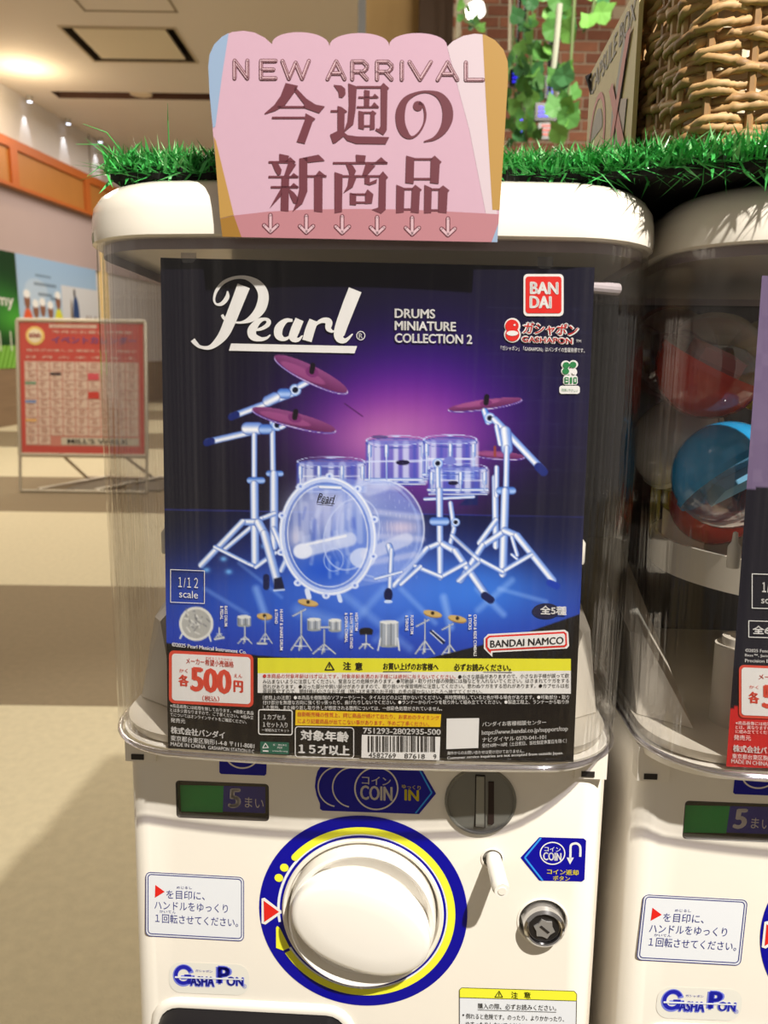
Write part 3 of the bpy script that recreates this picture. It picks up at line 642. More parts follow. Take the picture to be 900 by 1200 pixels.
def vine(us, yw, leaves, label, size=.06, seed=0, stem=True):
    R_ = random.Random(seed); pts = [wpt(u, v, yw) for u, v in us]; pts = [np.array([pts[0][0], pts[0][1], ZR])]+pts; r = Root('hanging_vine', mw=Matrix.Translation(Vector(tuple(pts[0])))); tag(r.e, label, 'vine', 'artificial vines hanging by the brick wall')
    loc = [p-pts[0] for p in pts]; MB().tube([tuple(p) for p in loc], .005, 6).build('stem', stemm, r)
    for k in range(leaves):
        t = 1+(k+.5*R_.random())/leaves*(len(loc)-2); i = min(int(t), len(loc)-2); p = loc[i]+(loc[i+1]-loc[i])*(t-i)
        o = bpy.data.objects.new('leaf', lfm[R_.randrange(3)]); COL.objects.link(o); o.parent = r.e; s = size*(.7+.6*R_.random())
        o.location = Vector(tuple(p))+Vector((R_.uniform(-.5, .5)*size, R_.uniform(-.6, .2)*size, R_.uniform(-.3, .3)*size)); o.scale = (s, s, s)
        o.rotation_euler = (pi/2+R_.uniform(-.7, .7), R_.uniform(-.8, .8), pi+R_.uniform(-.9, .9))
vine([(618, -30), (618, 20), (612, 60), (610, 110), (616, 150), (618, 172)], 3.6, 34, 'long leafy vine hanging just right of the pink sign', .062, 1)
vine([(655, -30), (652, 15), (650, 45), (648, 72)], 3.3, 15, 'dark broad-leaved vine hanging in the middle of the gap', .080, 2)
vine([(622, 60), (624, 100), (626, 130), (628, 168)], 3.9, 20, 'light green vine below the middle one near the screens', .07, 3)
vine([(600, 70), (603, 110), (604, 150), (604, 172)], 4.2, 16, 'short vine against the sign edge', .065, 4)
vine([(545, -40), (541, 0), (545, 25), (562, 34)], 4.0, 13, 'small vine hanging near the white spotlight', .05, 5)
vine([(700, -20), (695, 10), (690, 28), (683, 38)], 3.2, 5, 'single sprig of green leaves by the hanging sign corner', .075, 6)
vine([(668, 90), (664, 130), (660, 170)], 3.0, 12, 'leafy vine close to the wicker basket corner', .075, 7)
P = [wpt(u, v, 3.05) for u, v in ((656, 5), (652, 50), (648, 88), (652, 110), (660, 127))]
tag(MB().tube([tuple(p) for p in P], .010, 8).build('vine_branch', mat('branch_grey', (176, 180, 160), .6)), 'bare pale branch curving down in front of the leaves', 'branch')
# lit screens beyond
def screen(u0, v0, u1, v1, yw, col, label, em=1.1, rows_=3):
    yw += (u0 % 7)*.05; a = wpt(u0, v1, yw); b = wpt(u1, v0, yw); r = Root('display_screen', mw=Matrix.Translation(Vector(((a[0]+b[0])/2, yw, a[2])))); tag(r.e, label, 'screen')
    w, h = (b[0]-a[0])/2, b[2]-a[2]; MB().box((-w-.01, 0, -.01), (w+.01, .03, h+.01)).build('housing', DARKP, r)
    MB().tube([(0, .025, h), (0, .025, ZR-a[2])], .006, 8).build('hanger', DARKP, r)
    m = MB(); rs = random.Random(int(u0))
    for k in range(rows_):
        x = -w*.95; z = h*(k+.2)/rows_
        while x < w*.9: ww = w*(.08+.25*rs.random()); m.box((x, -.003, z), (min(x+ww, w*.95), 0, z+h*.6/rows_)); x += ww+w*.08
    m.build('lit_display', mat('screen_%d_%d' % (u0, v0), col, .4, emit=em), r)
screen(641, 92, 664, 112, 3.45, (60, 80, 255), 'upper bright blue lettered screen behind the vines')
screen(630, 124, 658, 138, 3.45, (70, 60, 240), 'lower blue and violet screen behind the vines')
screen(600, 84, 612, 98, 3.45, (50, 40, 240), 'small blue light panel by the sign edge')
screen(608, 108, 614, 160, 3.45, (90, 70, 250), 'narrow vertical violet light strip', 1.8, 6)
screen(634, 145, 646, 160, 3.85, (210, 90, 80), 'small red toned screen under the blue ones', .6, 3)

# ================================================================== vending machine
CX0, CXB, CYF = .1575, .1535, -.050
def casefp(hx, yf=CYF, ins=0.): return footprint(hx-ins, yf+ins, .215-ins, .052-ins*.5, .004)
def front_cut(pts_uv, depth, name='cut', surf=BODY, out=.01):
    P = surf.P(pts_uv); n = len(P); vs = [(p[0], -out, p[2]) for p in P]+[(p[0], depth, p[2]) for p in P]
    return MB().add(vs, [tuple(range(n)), tuple(range(n, 2*n))]+[(i, (i+1) % n, n+(i+1) % n, n+i) for i in range(n)]).build(name, None)
m1 = Root('capsule_vending_machine'); tag(m1.e, 'white capsule vending machine in the middle, wearing the pink sign', 'vending machine', 'row of capsule vending machines')
BZ0, BZ1 = -.36, .024
# body shell
rings = []
bodyfp = lambda hx, yf: footprint(hx, yf, .22, .014, .0, 6, 3)
for z, hx, yf in ((BZ0, .1515, 0), (BZ1-.004, .1515, 0), (BZ1, .150, .0015)): rings.append((bodyfp(hx, yf), z))
body = loft(rings).build('body', WHITE, None)
DC = BODY.P([(425, 1069)])[0]; DR = (BODY.P([(547, 1069)])[0][0]-BODY.P([(303, 1069)])[0][0])/2
def circ(c, r, n=64): return [(c[0]+r*cos(2*pi*i/n), c[2]+r*sin(2*pi*i/n)) for i in range(n)]
def cutxz(pts, depth):
    n = len(pts); vs = [(x, -.01, z) for x, z in pts]+[(x, depth, z) for x, z in pts]
    return MB().add(vs, [tuple(range(n)), tuple(range(n, 2*n))]+[(i, (i+1) % n, n+(i+1) % n, n+i) for i in range(n)]).build('cut', None)
LC = BODY.P([(636, 1080)])[0]; VC = BODY.P([(577, 1006)])[0]
def lrect(u0, v0, u1, v1, r, sl=0.):
    a = BODY.P([(u0, v0)])[0]; b = BODY.P([(u1, v1)])[0]; return [(x, -z) for x, z in rrect(a[0], -a[2], b[0], -b[2], r)]
lcd = lrect(206, 915, 315, 962, .002); chute = lrect(187, 1176, 404, 1500, .014)
boolean_cut(body, [cutxz(lcd, .008), cutxz(chute, .07), cutxz(circ(DC, DR*.765), .006), cutxz(circ(LC, .0155), .010), cutxz(circ(VC, .0062), .02)])
body.parent = m1.e; body.matrix_parent_inverse = Matrix.Identity(4); smooth_by_angle(body, 35)
# bevelled lip round the dispensing opening, smoked flap behind it
def lip(pts, y0, w, name, material, parent, dy=.003):
    n = len(pts); P = np.array(pts); c = P.mean(0); nx = np.roll(P, -1, 0)-np.roll(P, 1, 0); nx /= np.linalg.norm(nx, axis=1)[:, None]; nr = np.stack([nx[:, 1], -nx[:, 0]], 1)
    if np.sum(nr*(P-c)) < 0: nr = -nr
    m = MB(); rr = [(w, 0.), (w*.8, -dy*.7), (w*.4, -dy), (0, -dy*.9), (-.0005, dy), (-.0005, .004)]; vs = []
    for o_, y in rr: q = P+nr*o_; vs += [(a, y0+y, b) for a, b in q]
    m.add(vs, [(i*n+k, i*n+(k+1) % n, (i+1)*n+(k+1) % n, (i+1)*n+k) for i in range(len(rr)-1) for k in range(n)]); return m.build(name, material, parent, True, 60)
lip(chute, 0, .006, 'chute_lip', WHITE, m1)
def plate(pts, y0, y1, name, material, parent):
    n = len(pts); return MB().add([(x, y0, z) for x, z in pts]+[(x, y1, z) for x, z in pts], [tuple(range(n)), tuple(range(n, 2*n))]+[(i, (i+1) % n, n+(i+1) % n, n+i) for i in range(n)]).build(name, material, parent)
ch = np.array(chute); cc = ch.mean(0); flap = [tuple(x) for x in cc+(ch-cc)*[.93, .97]]
fo = plate([tuple(x) for x in ch], .045, .048, 'chute_flap', CHUTE, m1)
inner = [tuple(x) for x in cc+(ch-cc)*[.78, .93]]
lip(inner, .045, .004, 'flap_ridge', CHUTE, fo, .004)
lip([tuple(x) for x in cc+(ch-cc)*[.985, .99]], .012, .001, 'chute_liner', mat('liner_grey', (24, 22, 25), .4, spec=.15), m1, .03)
# display window
disp = Root  # (kept simple: built as parts of the machine)
lw_ = np.array(lcd); lc = lw_.mean(0)
win = plate([tuple(x) for x in lc+(lw_-lc)*[.995, .99]], .0055, .0075, 'coin_counter', mat('counter_dark', (48, 46, 40), .4), m1)
lip([tuple(x) for x in lc+(lw_-lc)*[.99, .985]], .001, .0008, 'frame', mat('counter_frame', (66, 60, 54), .4), win, .0012)
LCDS = Surf(MM, MO, lambda x: .0055+0*x)
Ink().quad((211, 920), (262, 921), (261, 952), (212, 951)).build('green_screen', mat('lcd_green', (24, 165, 78), .35), win, LCDS, .0003)
Ink().quad((262, 921), (311, 922), (311, 953), (261, 951)).build('blue_field', mat('lcd_blue', (36, 34, 150), .35), win, LCDS, .0003)
lcdw = mat('lcd_print', (225, 216, 212), .5)
lettering('5', 267, 924, 282, 924, 23, lcdw, win, LCDS, .0005, bold=.05, lean=.05); lettering('まい', 287, 934, 309, 936, 12, lcdw, win, LCDS, .0005, bold=.01)
plate([tuple(x) for x in lc+(lw_-lc)*[.985, .97]], .0012, .0018, 'pane', PANE, win)
# two stickers under the case rim
def sticker(name, ink, material, e=.00025, parent=None): return ink.build(name, material, parent or m1, BODY, e)
s = sticker('sticker', Ink().poly([(257, 884), (313, 886), (312, 907), (310, 909), (259, 907), (257, 905)]), BLUE)
Ink().arc(284, 884, 20, 17, 1.8, radians(10), radians(170)).build('circle_mark', lcdw, s, BODY, .0004)
s = sticker('coin_sticker', Ink().poly([(378, 895), (493, 899), (511, 930), (491, 954), (378, 950), (375, 948), (375, 942), (371, 932), (369, 922), (370, 912), (372, 904)]), BLUE)
cream = mat('ink_cream', (214, 206, 196), .4)
for k, cu in enumerate((396, 413)): Ink().arc(cu, 922+k*.6, 24, 24, 1.6, radians(100), radians(262)).build('circle_mark', cream, s, BODY, .0004)
Ink().arc(441, 924, 26, 25.5, 1.8).build('circle_mark', cream, s, BODY, .00045)
lettering('コイン', 424, 909, 458, 911, 10, cream, s, BODY, .00045, bold=.02); lettering('COIN', 422, 920, 460, 922, 17, cream, s, BODY, .00045, bold=.03)
yl2 = mat('ink_yellow', (224, 206, 40), .4)
lettering('ゆっくり', 471, 919, 493, 921, 5, yl2, s, BODY, .00045, bold=.015); lettering('IN', 474, 925, 491, 926, 13, yl2, s, BODY, .00045, bold=.04)
Ink().line([(492, 903), (506, 929), (487, 953)], 1.8, False).build('chevron', CYAN, s, BODY, .00045)
# coin slot disc
SCn = BODY.P([(563, 938)])[0]; SR = (BODY.P([(605, 938)])[0][0]-BODY.P([(521, 938)])[0][0])/2
cs = MB().lathe((SCn[0], 0, SCn[2]), (0, -1, 0), [(SR, -.001), (SR, .0015), (SR*.975, .0025), (SR*.93, .0025), (SR*.91, .0016), (SR*.3, .0024), (.0005, .0026)], 72).build('coin_slot', GREYP, m1, True, 25)
SLS = Surf(MM, MO, lambda x: -.0026+0*x)
def raised(name, uv, y0, y1, material, parent): P = BODY.P(uv); return plate([(p[0], p[2]) for p in P], y0, y1, name, material, parent)
raised('slot_ridge', [(558, 907), (567, 907.5), (567, 966), (557, 965)], -.0036, -.001, mat('slot_ridge', (150, 150, 142), .3, metal=.35), cs)
raised('slot_shadow_gap', [(556.8, 906), (568.3, 906.5), (568.3, 967.5), (555.8, 966.5)], -.0027, -.001, GREYD, cs)
raised('slot_opening', [(572, 914), (578.5, 914), (578.5, 962), (576, 964), (571.5, 963)], -.0028, -.001, mat('slot_hole', (42, 26, 20), .7), cs)
# return lever
lever = MB().tube([(VC[0], .010, VC[2]+.001), (VC[0]+.0012, -.006, VC[2]-.001), (VC[0]+.003, -.024, VC[2]-.0035), (VC[0]+.0036, -.027, VC[2]-.0037)], [.0046, .0050, .0053, .0046], 24).build('return_lever', WHITE2, m1, True, 50)
MB().lathe((VC[0], 0, VC[2]), (0, -1, 0), [(.0072, -.0005), (.0072, .0006), (.0064, .0008), (.0062, -.0005)], 40).build('lever_collar', WHITE, m1, True)
MB().lathe((VC[0]+.0036, -.0272, VC[2]-.0037), (.1, -1, -.05), [(.0025, -.0003), (.0025, .0004), (.0018, .0004)], 20).build('lever_mark', WHITE, lever, True)
# lock
lk = MB().lathe((LC[0], .0095, LC[2]), (0, -1, 0), [(.0135, 0), (.0135, .009), (.0128, .0165), (.0112, .0178), (.0104, .0172), (.0100, .0150), (.0001, .0150)], 56).build('lock', CHROME, m1, True, 35)
MB().lathe((LC[0], -.0053, LC[2]), (0, -1, 0), [(.0096, -.0005), (.0096, .0007), (.0070, .0009), (.0001, .0009)], 40).build('lock_face', mat('lock_dark', (70, 68, 68), .3, metal=.8), lk, True)
st_ = MB()
pts = []
for i in range(12):
    a = 2*pi*i/12+.3; r = .0068 if i % 2 else .0052; pts.append((LC[0]+r*cos(a), LC[2]+r*sin(a)))
co = plate(pts, -.0074, -.0055, 'lock_core', STARM, lk)
kp_ = [(LC[0]+x, LC[2]+z) for x, z in ((-.0032, .0016), (-.0020, .0026), (.0034, -.0018), (.0022, -.0028))]
plate(kp_, -.0077, -.006, 'keyhole', GREYD, lk)
lip(circ(LC, .0155, 48), 0, .0012, 'lock_recess_rim', WHITE, m1, .0006)
# coin return sticker
s = sticker('return_sticker', Ink().poly([(632, 981), (684, 982.5), (687, 985), (685, 1031), (682, 1033), (632, 1032), (610, 1005)]), BLUE)
Ink().line([(634, 982), (615, 1005), (636, 1032)], 2.0, False).build('chevron', CYAN, s, BODY, .00045)
inkw = mat('ink_bright', (232, 232, 228), .4)
Ink().arc(647.5, 1000, 15, 13.5, 1.3).build('circle_mark', inkw, s, BODY, .00045)
lettering('コイン', 638, 992, 657, 993, 5.5, inkw, s, BODY, .00045, bold=.02); lettering('COIN', 636.5, 998.5, 658, 999.5, 9.5, inkw, s, BODY, .00045, bold=.03)
a_ = Ink().brush([(680, 1004, 2.6), (680, 993, 2.6), (677, 989, 2.6), (673, 988.5, 2.6), (669, 991, 2.6), (668.5, 1000, 2.6), (668.3, 1008, 2.6)]); a_.poly([(664, 1005), (672.5, 1005), (668, 1013)]); a_.build('arrow_mark', inkw, s, BODY, .00045)
lettering('コイン返却', 641, 1018, 678, 1019.5, 6.5, yl2, s, BODY, .00045, bold=.03); lettering('ボタン', 648, 1026, 668, 1027, 5.5, yl2, s, BODY, .00045, bold=.03)
# instruction label
def instr(parent, surf, dx=0, dy=0):
    s = Ink().rr(170.5, 1021.5, 286, 1097, 6, .055).build('instruction_label', PALE, parent, surf, .00025)
    Ink().rr_ring(170.5, 1021.5, 286, 1097, 6, .9, .055).build('border', NAVY, s, surf, .0004); Ink().rr_ring(173, 1024, 283.5, 1094.5, 4.5, 1.0, .055).build('border', NAVY, s, surf, .0004)
    Ink().poly([(182, 1037), (193, 1045), (181.5, 1052)]).build('pointer_mark', RED, s, surf, .00045)
    for t, u, v, u1, v1, h, b in (('を目印に、', 195, 1043, 240, 1045, 10, .008), ('ハンドルをゆっくり', 181, 1055.5, 267, 1060, 10, .008), ('１回転させてください。', 182, 1070.5, 279, 1076, 10.5, .010), ('めじるし', 207, 1038.5, 225, 1039, 3, .0), ('かいてん', 187, 1066.5, 206, 1067.5, 3, 0.)):
        lettering(t, u, v, u1, v1, h, NAVY, s, surf, .00045, bold=b)
instr(m1, BODY)
# toy-shop logo sticker
lg = mat('logo_blue', (30, 34, 170), .35); lg2 = mat('logo_light', (120, 130, 220), .35); lgg = mat('logo_grey', (205, 205, 208), .4)
s = Ink().rr(198, 1127, 292, 1163, 14, .04).build('logo_sticker', mat('logo_base', (228, 226, 216), .35), m1, BODY, .00025)
k_ = Ink().arc(215, 1143, 12.5, 13, 6, radians(25), radians(345)); k_.poly([(212, 1143), (228, 1143), (228, 1148), (212, 1148)]); k_.build('lettering', lg2, s, BODY, .0004)
k_ = Ink().arc(215, 1142.5, 11, 11.5, 4.2, radians(35), radians(335)); k_.poly([(216, 1142), (224, 1142), (224, 1153), (220, 1153), (220, 1146), (216, 1146)]); k_.build('lettering', lg, s, BODY, .0005)
lettering('ASHA', 222, 1143.5, 252, 1144.5, 13, lg2, s, BODY, .00045, bold=.08); lettering('ASHA', 223, 1143.5, 251, 1144.5, 11.5, lg, s, BODY, .0006, bold=.03)
lettering('P', 253, 1131.5, 272, 1132, 22, lg2, s, BODY, .0005, bold=.10); lettering('P', 254.5, 1132.5, 270, 1133, 20, lg, s, BODY, .0006, bold=.06)
lettering('ON', 265, 1144, 286, 1145, 11.5, lg2, s, BODY, .00055, bold=.07); lettering('ON', 266, 1144.5, 285, 1145.5, 10, lg, s, BODY, .0007, bold=.03)
Ink().quad((205, 1144), (285, 1147), (285, 1148.5), (205, 1146)).build('highlight_line', PALE, s, BODY, .0008)
lettering('ガシャポン', 229, 1136, 249, 1137, 3, lg, s, BODY, .0005); lettering('®', 284, 1153, 289, 1153.5, 5, lg2, s, BODY, .0005)
# caution label at the lower edge
def caution(parent, surf):
    s = Ink().poly([(541, 1157.5), (673, 1161.5), (676, 1165), (674, 1260), (538, 1256), (538.5, 1160)]).build('caution_label', PALE, parent, surf, .00025)
    Ink().poly([(541, 1157.5), (673, 1161.5), (676, 1165), (675.3, 1173), (538.5, 1169), (538.5, 1160)]).build('yellow_band', YEL, s, surf, .0004)
    Ink().line([(538.5, 1256), (538.5, 1160), (541, 1157.5), (673, 1161.5), (676, 1165), (674, 1260)], .7, False).build('border', INKK, s, surf, .0005); Ink().line([(538.5, 1169), (675.3, 1173)], .6, False).build('border', INKK, s, surf, .0005)
    Ink().line([(580, 1168.5), (585, 1161.5), (589, 1168.7), (580, 1168.5)], .9).line([(584.8, 1164), (584.8, 1167)], 1.).build('warning_mark', INKK, s, surf, .0006)
    for t, u, v, u1, v1, h, b in (('注意', 599, 1162, 622, 1163, 7.5, .015), ('購入の際、必ずお読みください。', 560, 1175.5, 652, 1178, 6.8, .006), ('倒れると危険です。のったり、よりかかったり、', 546, 1187.5, 661, 1191, 6.5, .004), ('ゆすったりしないでください。', 546, 1197, 619, 1199.5, 6.5, .004), ('お金を入れる前に商品をお確かめください。', 546, 1206.5, 655, 1210, 6.5, .004)):
        if t == '注意': lettering('注', u, v, u+8, v1, h, INKK, s, surf, .0006, bold=b); lettering('意', u+15, v, u1, v1, h, INKK, s, surf, .0006, bold=b); continue
        lettering(t, u, v, u1, v1, h, INKK, s, surf, .0006, bold=b)
    Ink().ell(543, 1189.5, 1.1, 1.1, 10).build('bullet_mark', INKK, s, surf, .0006)
    Ink().line([(560, 1183.5), (652, 1186.2)], .5, False).build('underline', INKK, s, surf, .0006)
caution(m1, BODY)
# dial: printed ring, recess, knob
def ring_obj(r0_, r1_, a0, a1, y, name, material, parent, n=96, capr=False):
    vs = []; fs = []
    for i in range(n+1):
        a = a0+(a1-a0)*i/n; vs += [(DC[0]+r0_*cos(a), y, DC[2]+r0_*sin(a)), (DC[0]+r1_*cos(a), y, DC[2]+r1_*sin(a))]
    fs = [(2*i, 2*i+1, 2*i+3, 2*i+2) for i in range(n)]
    if capr:
        for a in (a0, a1) if capr == 2 else (a0,):
            rm = (r0_+r1_)/2; w = abs(r1_-r0_)/2; b = len(vs); vs += [(DC[0]+rm*cos(a)+w*cos(t), y, DC[2]+rm*sin(a)+w*sin(t)) for t in [2*pi*k/16 for k in range(16)]]; fs.append(tuple(range(b, b+16)))
    return MB().add(vs, fs).build(name, material, parent)
def dp(r, a): return (DC[0]+r*DR*cos(radians(a)), -.0006, DC[2]+r*DR*sin(radians(a)))
rs_ = ring_obj(DR*.775, DR, 0, 2*pi, -.0003, 'dial_sticker', BLUE, m1)
ring_obj(DR*.80, DR*.825, radians(-150), radians(190), -.0004, 'white_line', PALE, rs_)
ring_obj(DR*.815, DR*.885, radians(140), radians(-148), -.0006, 'turn_arrow', YEL, rs_)
MB().add([(dp(.85, 140)[0]+.0023*cos(t), -.00075, dp(.85, 140)[2]+.0023*sin(t)) for t in [2*pi*k/16 for k in range(16)]], [tuple(range(16))]).build('dot_mark', YEL, rs_)
MB().add([dp(.813, -150), dp(.887, -150), dp(.935, -153.5), dp(.86, -166.5), dp(.845, -167.5), dp(.825, -166)], [(0, 1, 2, 3, 4, 5)]).build('arrow_head', YEL, rs_)
for a in (150, 158): MB().add([(dp(.87, a)[0]+.0028*cos(t), -.0006, dp(.87, a)[2]+.0028*sin(t)) for t in [2*pi*k/20 for k in range(20)]], [tuple(range(20))]).build('dot_mark', YEL, rs_)
Tt = Ink().poly([(306.5, 1053), (310, 1052), (329.5, 1067), (330, 1070), (311, 1083.5), (306.5, 1082)]).build('pointer_edge', INKW, rs_, BODY, .0007)
Ink().poly([(309, 1055.5), (327, 1068.6), (309.5, 1080.5)]).build('pointer_mark', RED, rs_, BODY, .0009)
MB().lathe((dp(.79, -90)[0], -.0006, dp(.79, -90)[2]), (0, -1, 0), [(.0012, 0), (.0012, .001), (.0006, .0014)], 16).build('notch_pin', WHITE, m1)
kr = DR*.70
MB().lathe((DC[0], 0, DC[2]), (0, -1, 0), [(DR*.775, -.006), (DR*.775, .0012), (DR*.76, .0022), (DR*.735, .0016), (DR*.72, -.001), (DR*.715, -.005)], 96).build('dial_rim', WHITE, m1, True, 45)
kn = MB().lathe((DC[0], 0, DC[2]), (0, -1, 0), [(kr, -.004), (kr*1.0, .006), (kr*.99, .0088), (kr*.96, .0100), (kr*.925, .0092), (kr*.87, .0042), (kr*.6, .0020), (.0005, .0020)], 96).build('dial_knob', WHITE2, m1, True, 30)
# grip: broad rounded bar across the knob
gm = MB(); ga = radians(-20); NS = 56
def gshape(sx, sy):
    pts = []
    for i in range(NS):
        t = 2*pi*i/NS; c, s_ = cos(t), sin(t); x = sx*(abs(c)**.9)*(1 if c > 0 else -1); y = sy*(abs(s_)**1.0)*(1 if s_ > 0 else -1); y *= 1.0+.0*x
        pts.append((x*cos(ga)-y*sin(ga), x*sin(ga)+y*cos(ga)))
    return pts
prof = [(kr*.965, kr*.64, .002), (kr*.965, .63*kr, .010), (kr*.96, .62*kr, .0150), (kr*.95, .605*kr, .0168), (kr*.925, .57*kr, .0180), (kr*.87, .52*kr, .0188), (kr*.6, .3*kr, .0196)]
vs = []
for sx, sy, h in prof: vs += [(DC[0]+a, -h, DC[2]+b) for a, b in gshape(sx, sy)]
gm.add(vs, [(i*NS+k, i*NS+(k+1) % NS, (i+1)*NS+(k+1) % NS, (i+1)*NS+k) for i in range(len(prof)-1) for k in range(NS)]+[tuple((len(prof)-1)*NS+k for k in range(NS)), tuple(range(NS))[::-1]])
gm.build('grip', WHITE2, kn, True, 45)
# shoulder blocks beside the case with their little latch notches
for sx in (-1, 1):
    x0, x1 = sorted((sx*.1505, sx*.131)); tb = MB().box((x0, -.0025, BZ1-.018), (x1, .012, BZ1+.004)).build('shoulder_block', WHITE, m1)
    MB().box((x0+.004, -.0032, BZ1-.0165), (x0+.012, -.0024, BZ1-.013)).build('notch', GREYD, tb)
# seam where the side panel meets the front
MB().box((.1512, .012, BZ0), (.1528, .22, BZ1-.02)).build('side_panel', mat('side_grey', (214, 204, 190), .35), m1)
# base deck the case stands on
loft([(footprint(.150, -.036, .21, .045, .004), BZ1), (footprint(.152, -.040, .212, .048, .004), BZ1+.008)]).build('case_deck', WHITE, m1, True, 50)
# clear case: outer and inner skins with a rounded foot
oz = [(.0345, .003), (.031, .0008), (.0322, 0.)]
zs = [(.0325, CXB-.0025), (.0335, CXB-.0008), (.036, CXB), (.10, CXB+.0009), (.2, CXB+.0025), (.318, CX0-.002)]
ro = [(footprint(h, CYF-(h-CXB)*.5, .215, .052, .004), z) for z, h in zs]; ri = [(footprint(h-.0028, CYF-(h-CXB)*.5+.0028, .2122, .0495, .004), max(z, .0345)) for z, h in reversed(zs[1:])]
loft(ro+ri, False, False).build('clear_case', CASE, m1, True, 50)
fr = footprint(CXB-.001, CYF+.0003, .2145, .052, .004); MB().tube([(x, y, .0335) for x, y in fr]+[(fr[0][0], fr[0][1], .0335)], .0017, 8, False).build('case_foot_bead', clear_mat('bead', (.75, .74, .82), .25, .08, 0., edge=.8), m1, True, 80)
# lid
LZ0 = .3168; LZ1 = LZ0+.0320
lr = []
for dz, ins in ((0, .0015), (.001, .0), (.005, -.0004), (.014, .0002), (.0195, .0012), (.0245, .0045), (.0282, .0095), (.0308, .0165), (.0320, .027)):
    lr.append((footprint(.1578-ins, -.0535+ins, .22-ins, .056-min(ins, .02), .004), LZ0+dz))
lip_ = [(footprint(.1578-.004, -.0535+.004, .216, .052, .004), LZ0)]
loft(lip_+lr, True, True).build('lid', LIDM, m1, True, 50)
loft([(footprint(.1525, -.0465, .208, .05, .004), .3115), (footprint(.1525, -.0465, .208, .05, .004), LZ0)], False, False).build('lid_collar', mat('collar', (150, 138, 140), .3), m1, True, 50)
# inside: deck, ramps, capsule carousel, posts
loft([(footprint(.148, -.036, .208, .046, .004), BZ1+.009), (footprint(.149, -.040, .209, .047, .004), BZ1+.0155)]).build('inner_deck', INNER, m1, True, 50)
for sx in (-1, 1):
    v = [(sx*.147, .02, .04), (sx*.118, .0, .04), (sx*.10, .2, .04), (sx*.147, .2, .04), (sx*.147, .05, .085), (sx*.140, .04, .085), (sx*.12, .2, .12), (sx*.147, .2, .12)]
    MB().add(v, [(0, 1, 2, 3), (4, 5, 6, 7), (0, 1, 5, 4), (1, 2, 6, 5), (2, 3, 7, 6), (3, 0, 4, 7)]).build('inner_ramp', INNER, m1)
CC = (0, .085)
cz = .128
MB().lathe((0, CC[1], cz), (0, 0, 1), [(.030, -.012), (.118, -.006), (.122, -.006), (.122, .016), (.119, .016), (.117, -.002), (.03, -.006)], 72).build('carousel', mat('carousel_white', (226, 216, 196), .4), m1, True, 40)
for k in range(5):
    a = 2*pi*k/5+.3; p = (.085*cos(a), CC[1]+.085*sin(a)); q = (.115*cos(a), CC[1]+.115*sin(a))
    MB().add([(p[0], p[1], cz-.004), (q[0], q[1], cz-.004), (q[0], q[1], cz+.03), (p[0], p[1], cz+.012), (p[0]+.004*sin(a), p[1]-.004*cos(a), cz-.004), (q[0]+.004*sin(a), q[1]-.004*cos(a), cz-.004), (q[0]+.004*sin(a), q[1]-.004*cos(a), cz+.03), (p[0]+.004*sin(a), p[1]-.004*cos(a), cz+.012)],
             [(0, 1, 2, 3), (7, 6, 5, 4), (0, 4, 5, 1), (1, 5, 6, 2), (2, 6, 7, 3), (3, 7, 4, 0)]).build('carousel_fin', INNER, m1)
MB().cyl((0, CC[1], .0395), (0, CC[1], cz-.010), .032, .028, n=32).build('hub', INNER, m1, True)
for x, y, r, h in ((-.088, .015, .011, .055), (-.088, .015, .015, .05), (-.062, -.012, .0065, .030), (.07, .0, .0065, .03), (.10, .03, .012, .05)):
    MB().lathe((x, y, .0393), (0, 0, 1), [(r, 0), (r, h), (r*.6, h), (r*.6, h-.006)], 24).build('inner_post', INNER, m1, True)
MB().tube([(-.05, .0, .095), (-.030, -.012, .062)], .0075, 16).build('inner_arm', mat('arm_cream', (212, 204, 190), .35), m1, True)
MB().cyl((-.040, .0, .0393), (-.040, .0, .044), .018, n=28).build('inner_boss', INNER, m1, True)
# back shell of the machine
MB().box((-.140, .2125, .02), (.152, .2145, .31)).build('back_plate', mat('back_brown', (74, 62, 56), .6), m1) if False else None
# smoked poster tabs
def tab(u, v, w, h, parent, surf): return Ink().poly([(u, v), (u+w, v), (u+w, v+h-4), (u+w-5, v+h), (u+3, v+h), (u, v+h-4)]).build('poster_tab', SMOKE, parent, surf, .0022)
tab(212, 296, 18, 12, m1, POST); tab(630, 301, 18, 14, m1, POST)
MB().tube([(.108, -.030, .297), (.136, -.018, .2965)], .0032, 12).build('collar_hook', mat('hook_pale', (196, 184, 186), .3), m1)
for sx in (-1, 1): MB().lathe((.1215 if sx > 0 else -.1125, -.024, .146), (0, 0, 1), [(.0015, 0), (.0032, .0), (.0036, .001), (.0036, .012), (.0018, .0145), (.0013, .020), (.0005, .0205)], 20).build('side_clip', mat('clip_white', (228, 222, 208), .4), m1, True)

# second machine: a copy one pitch to the right
m2e = copy_tree(m1.e); m2e.matrix_world = rootM((0, 0, 0), PITCH); m2e['label'] = 'white capsule vending machine cut off by the right edge of the photo'
class R2: pass
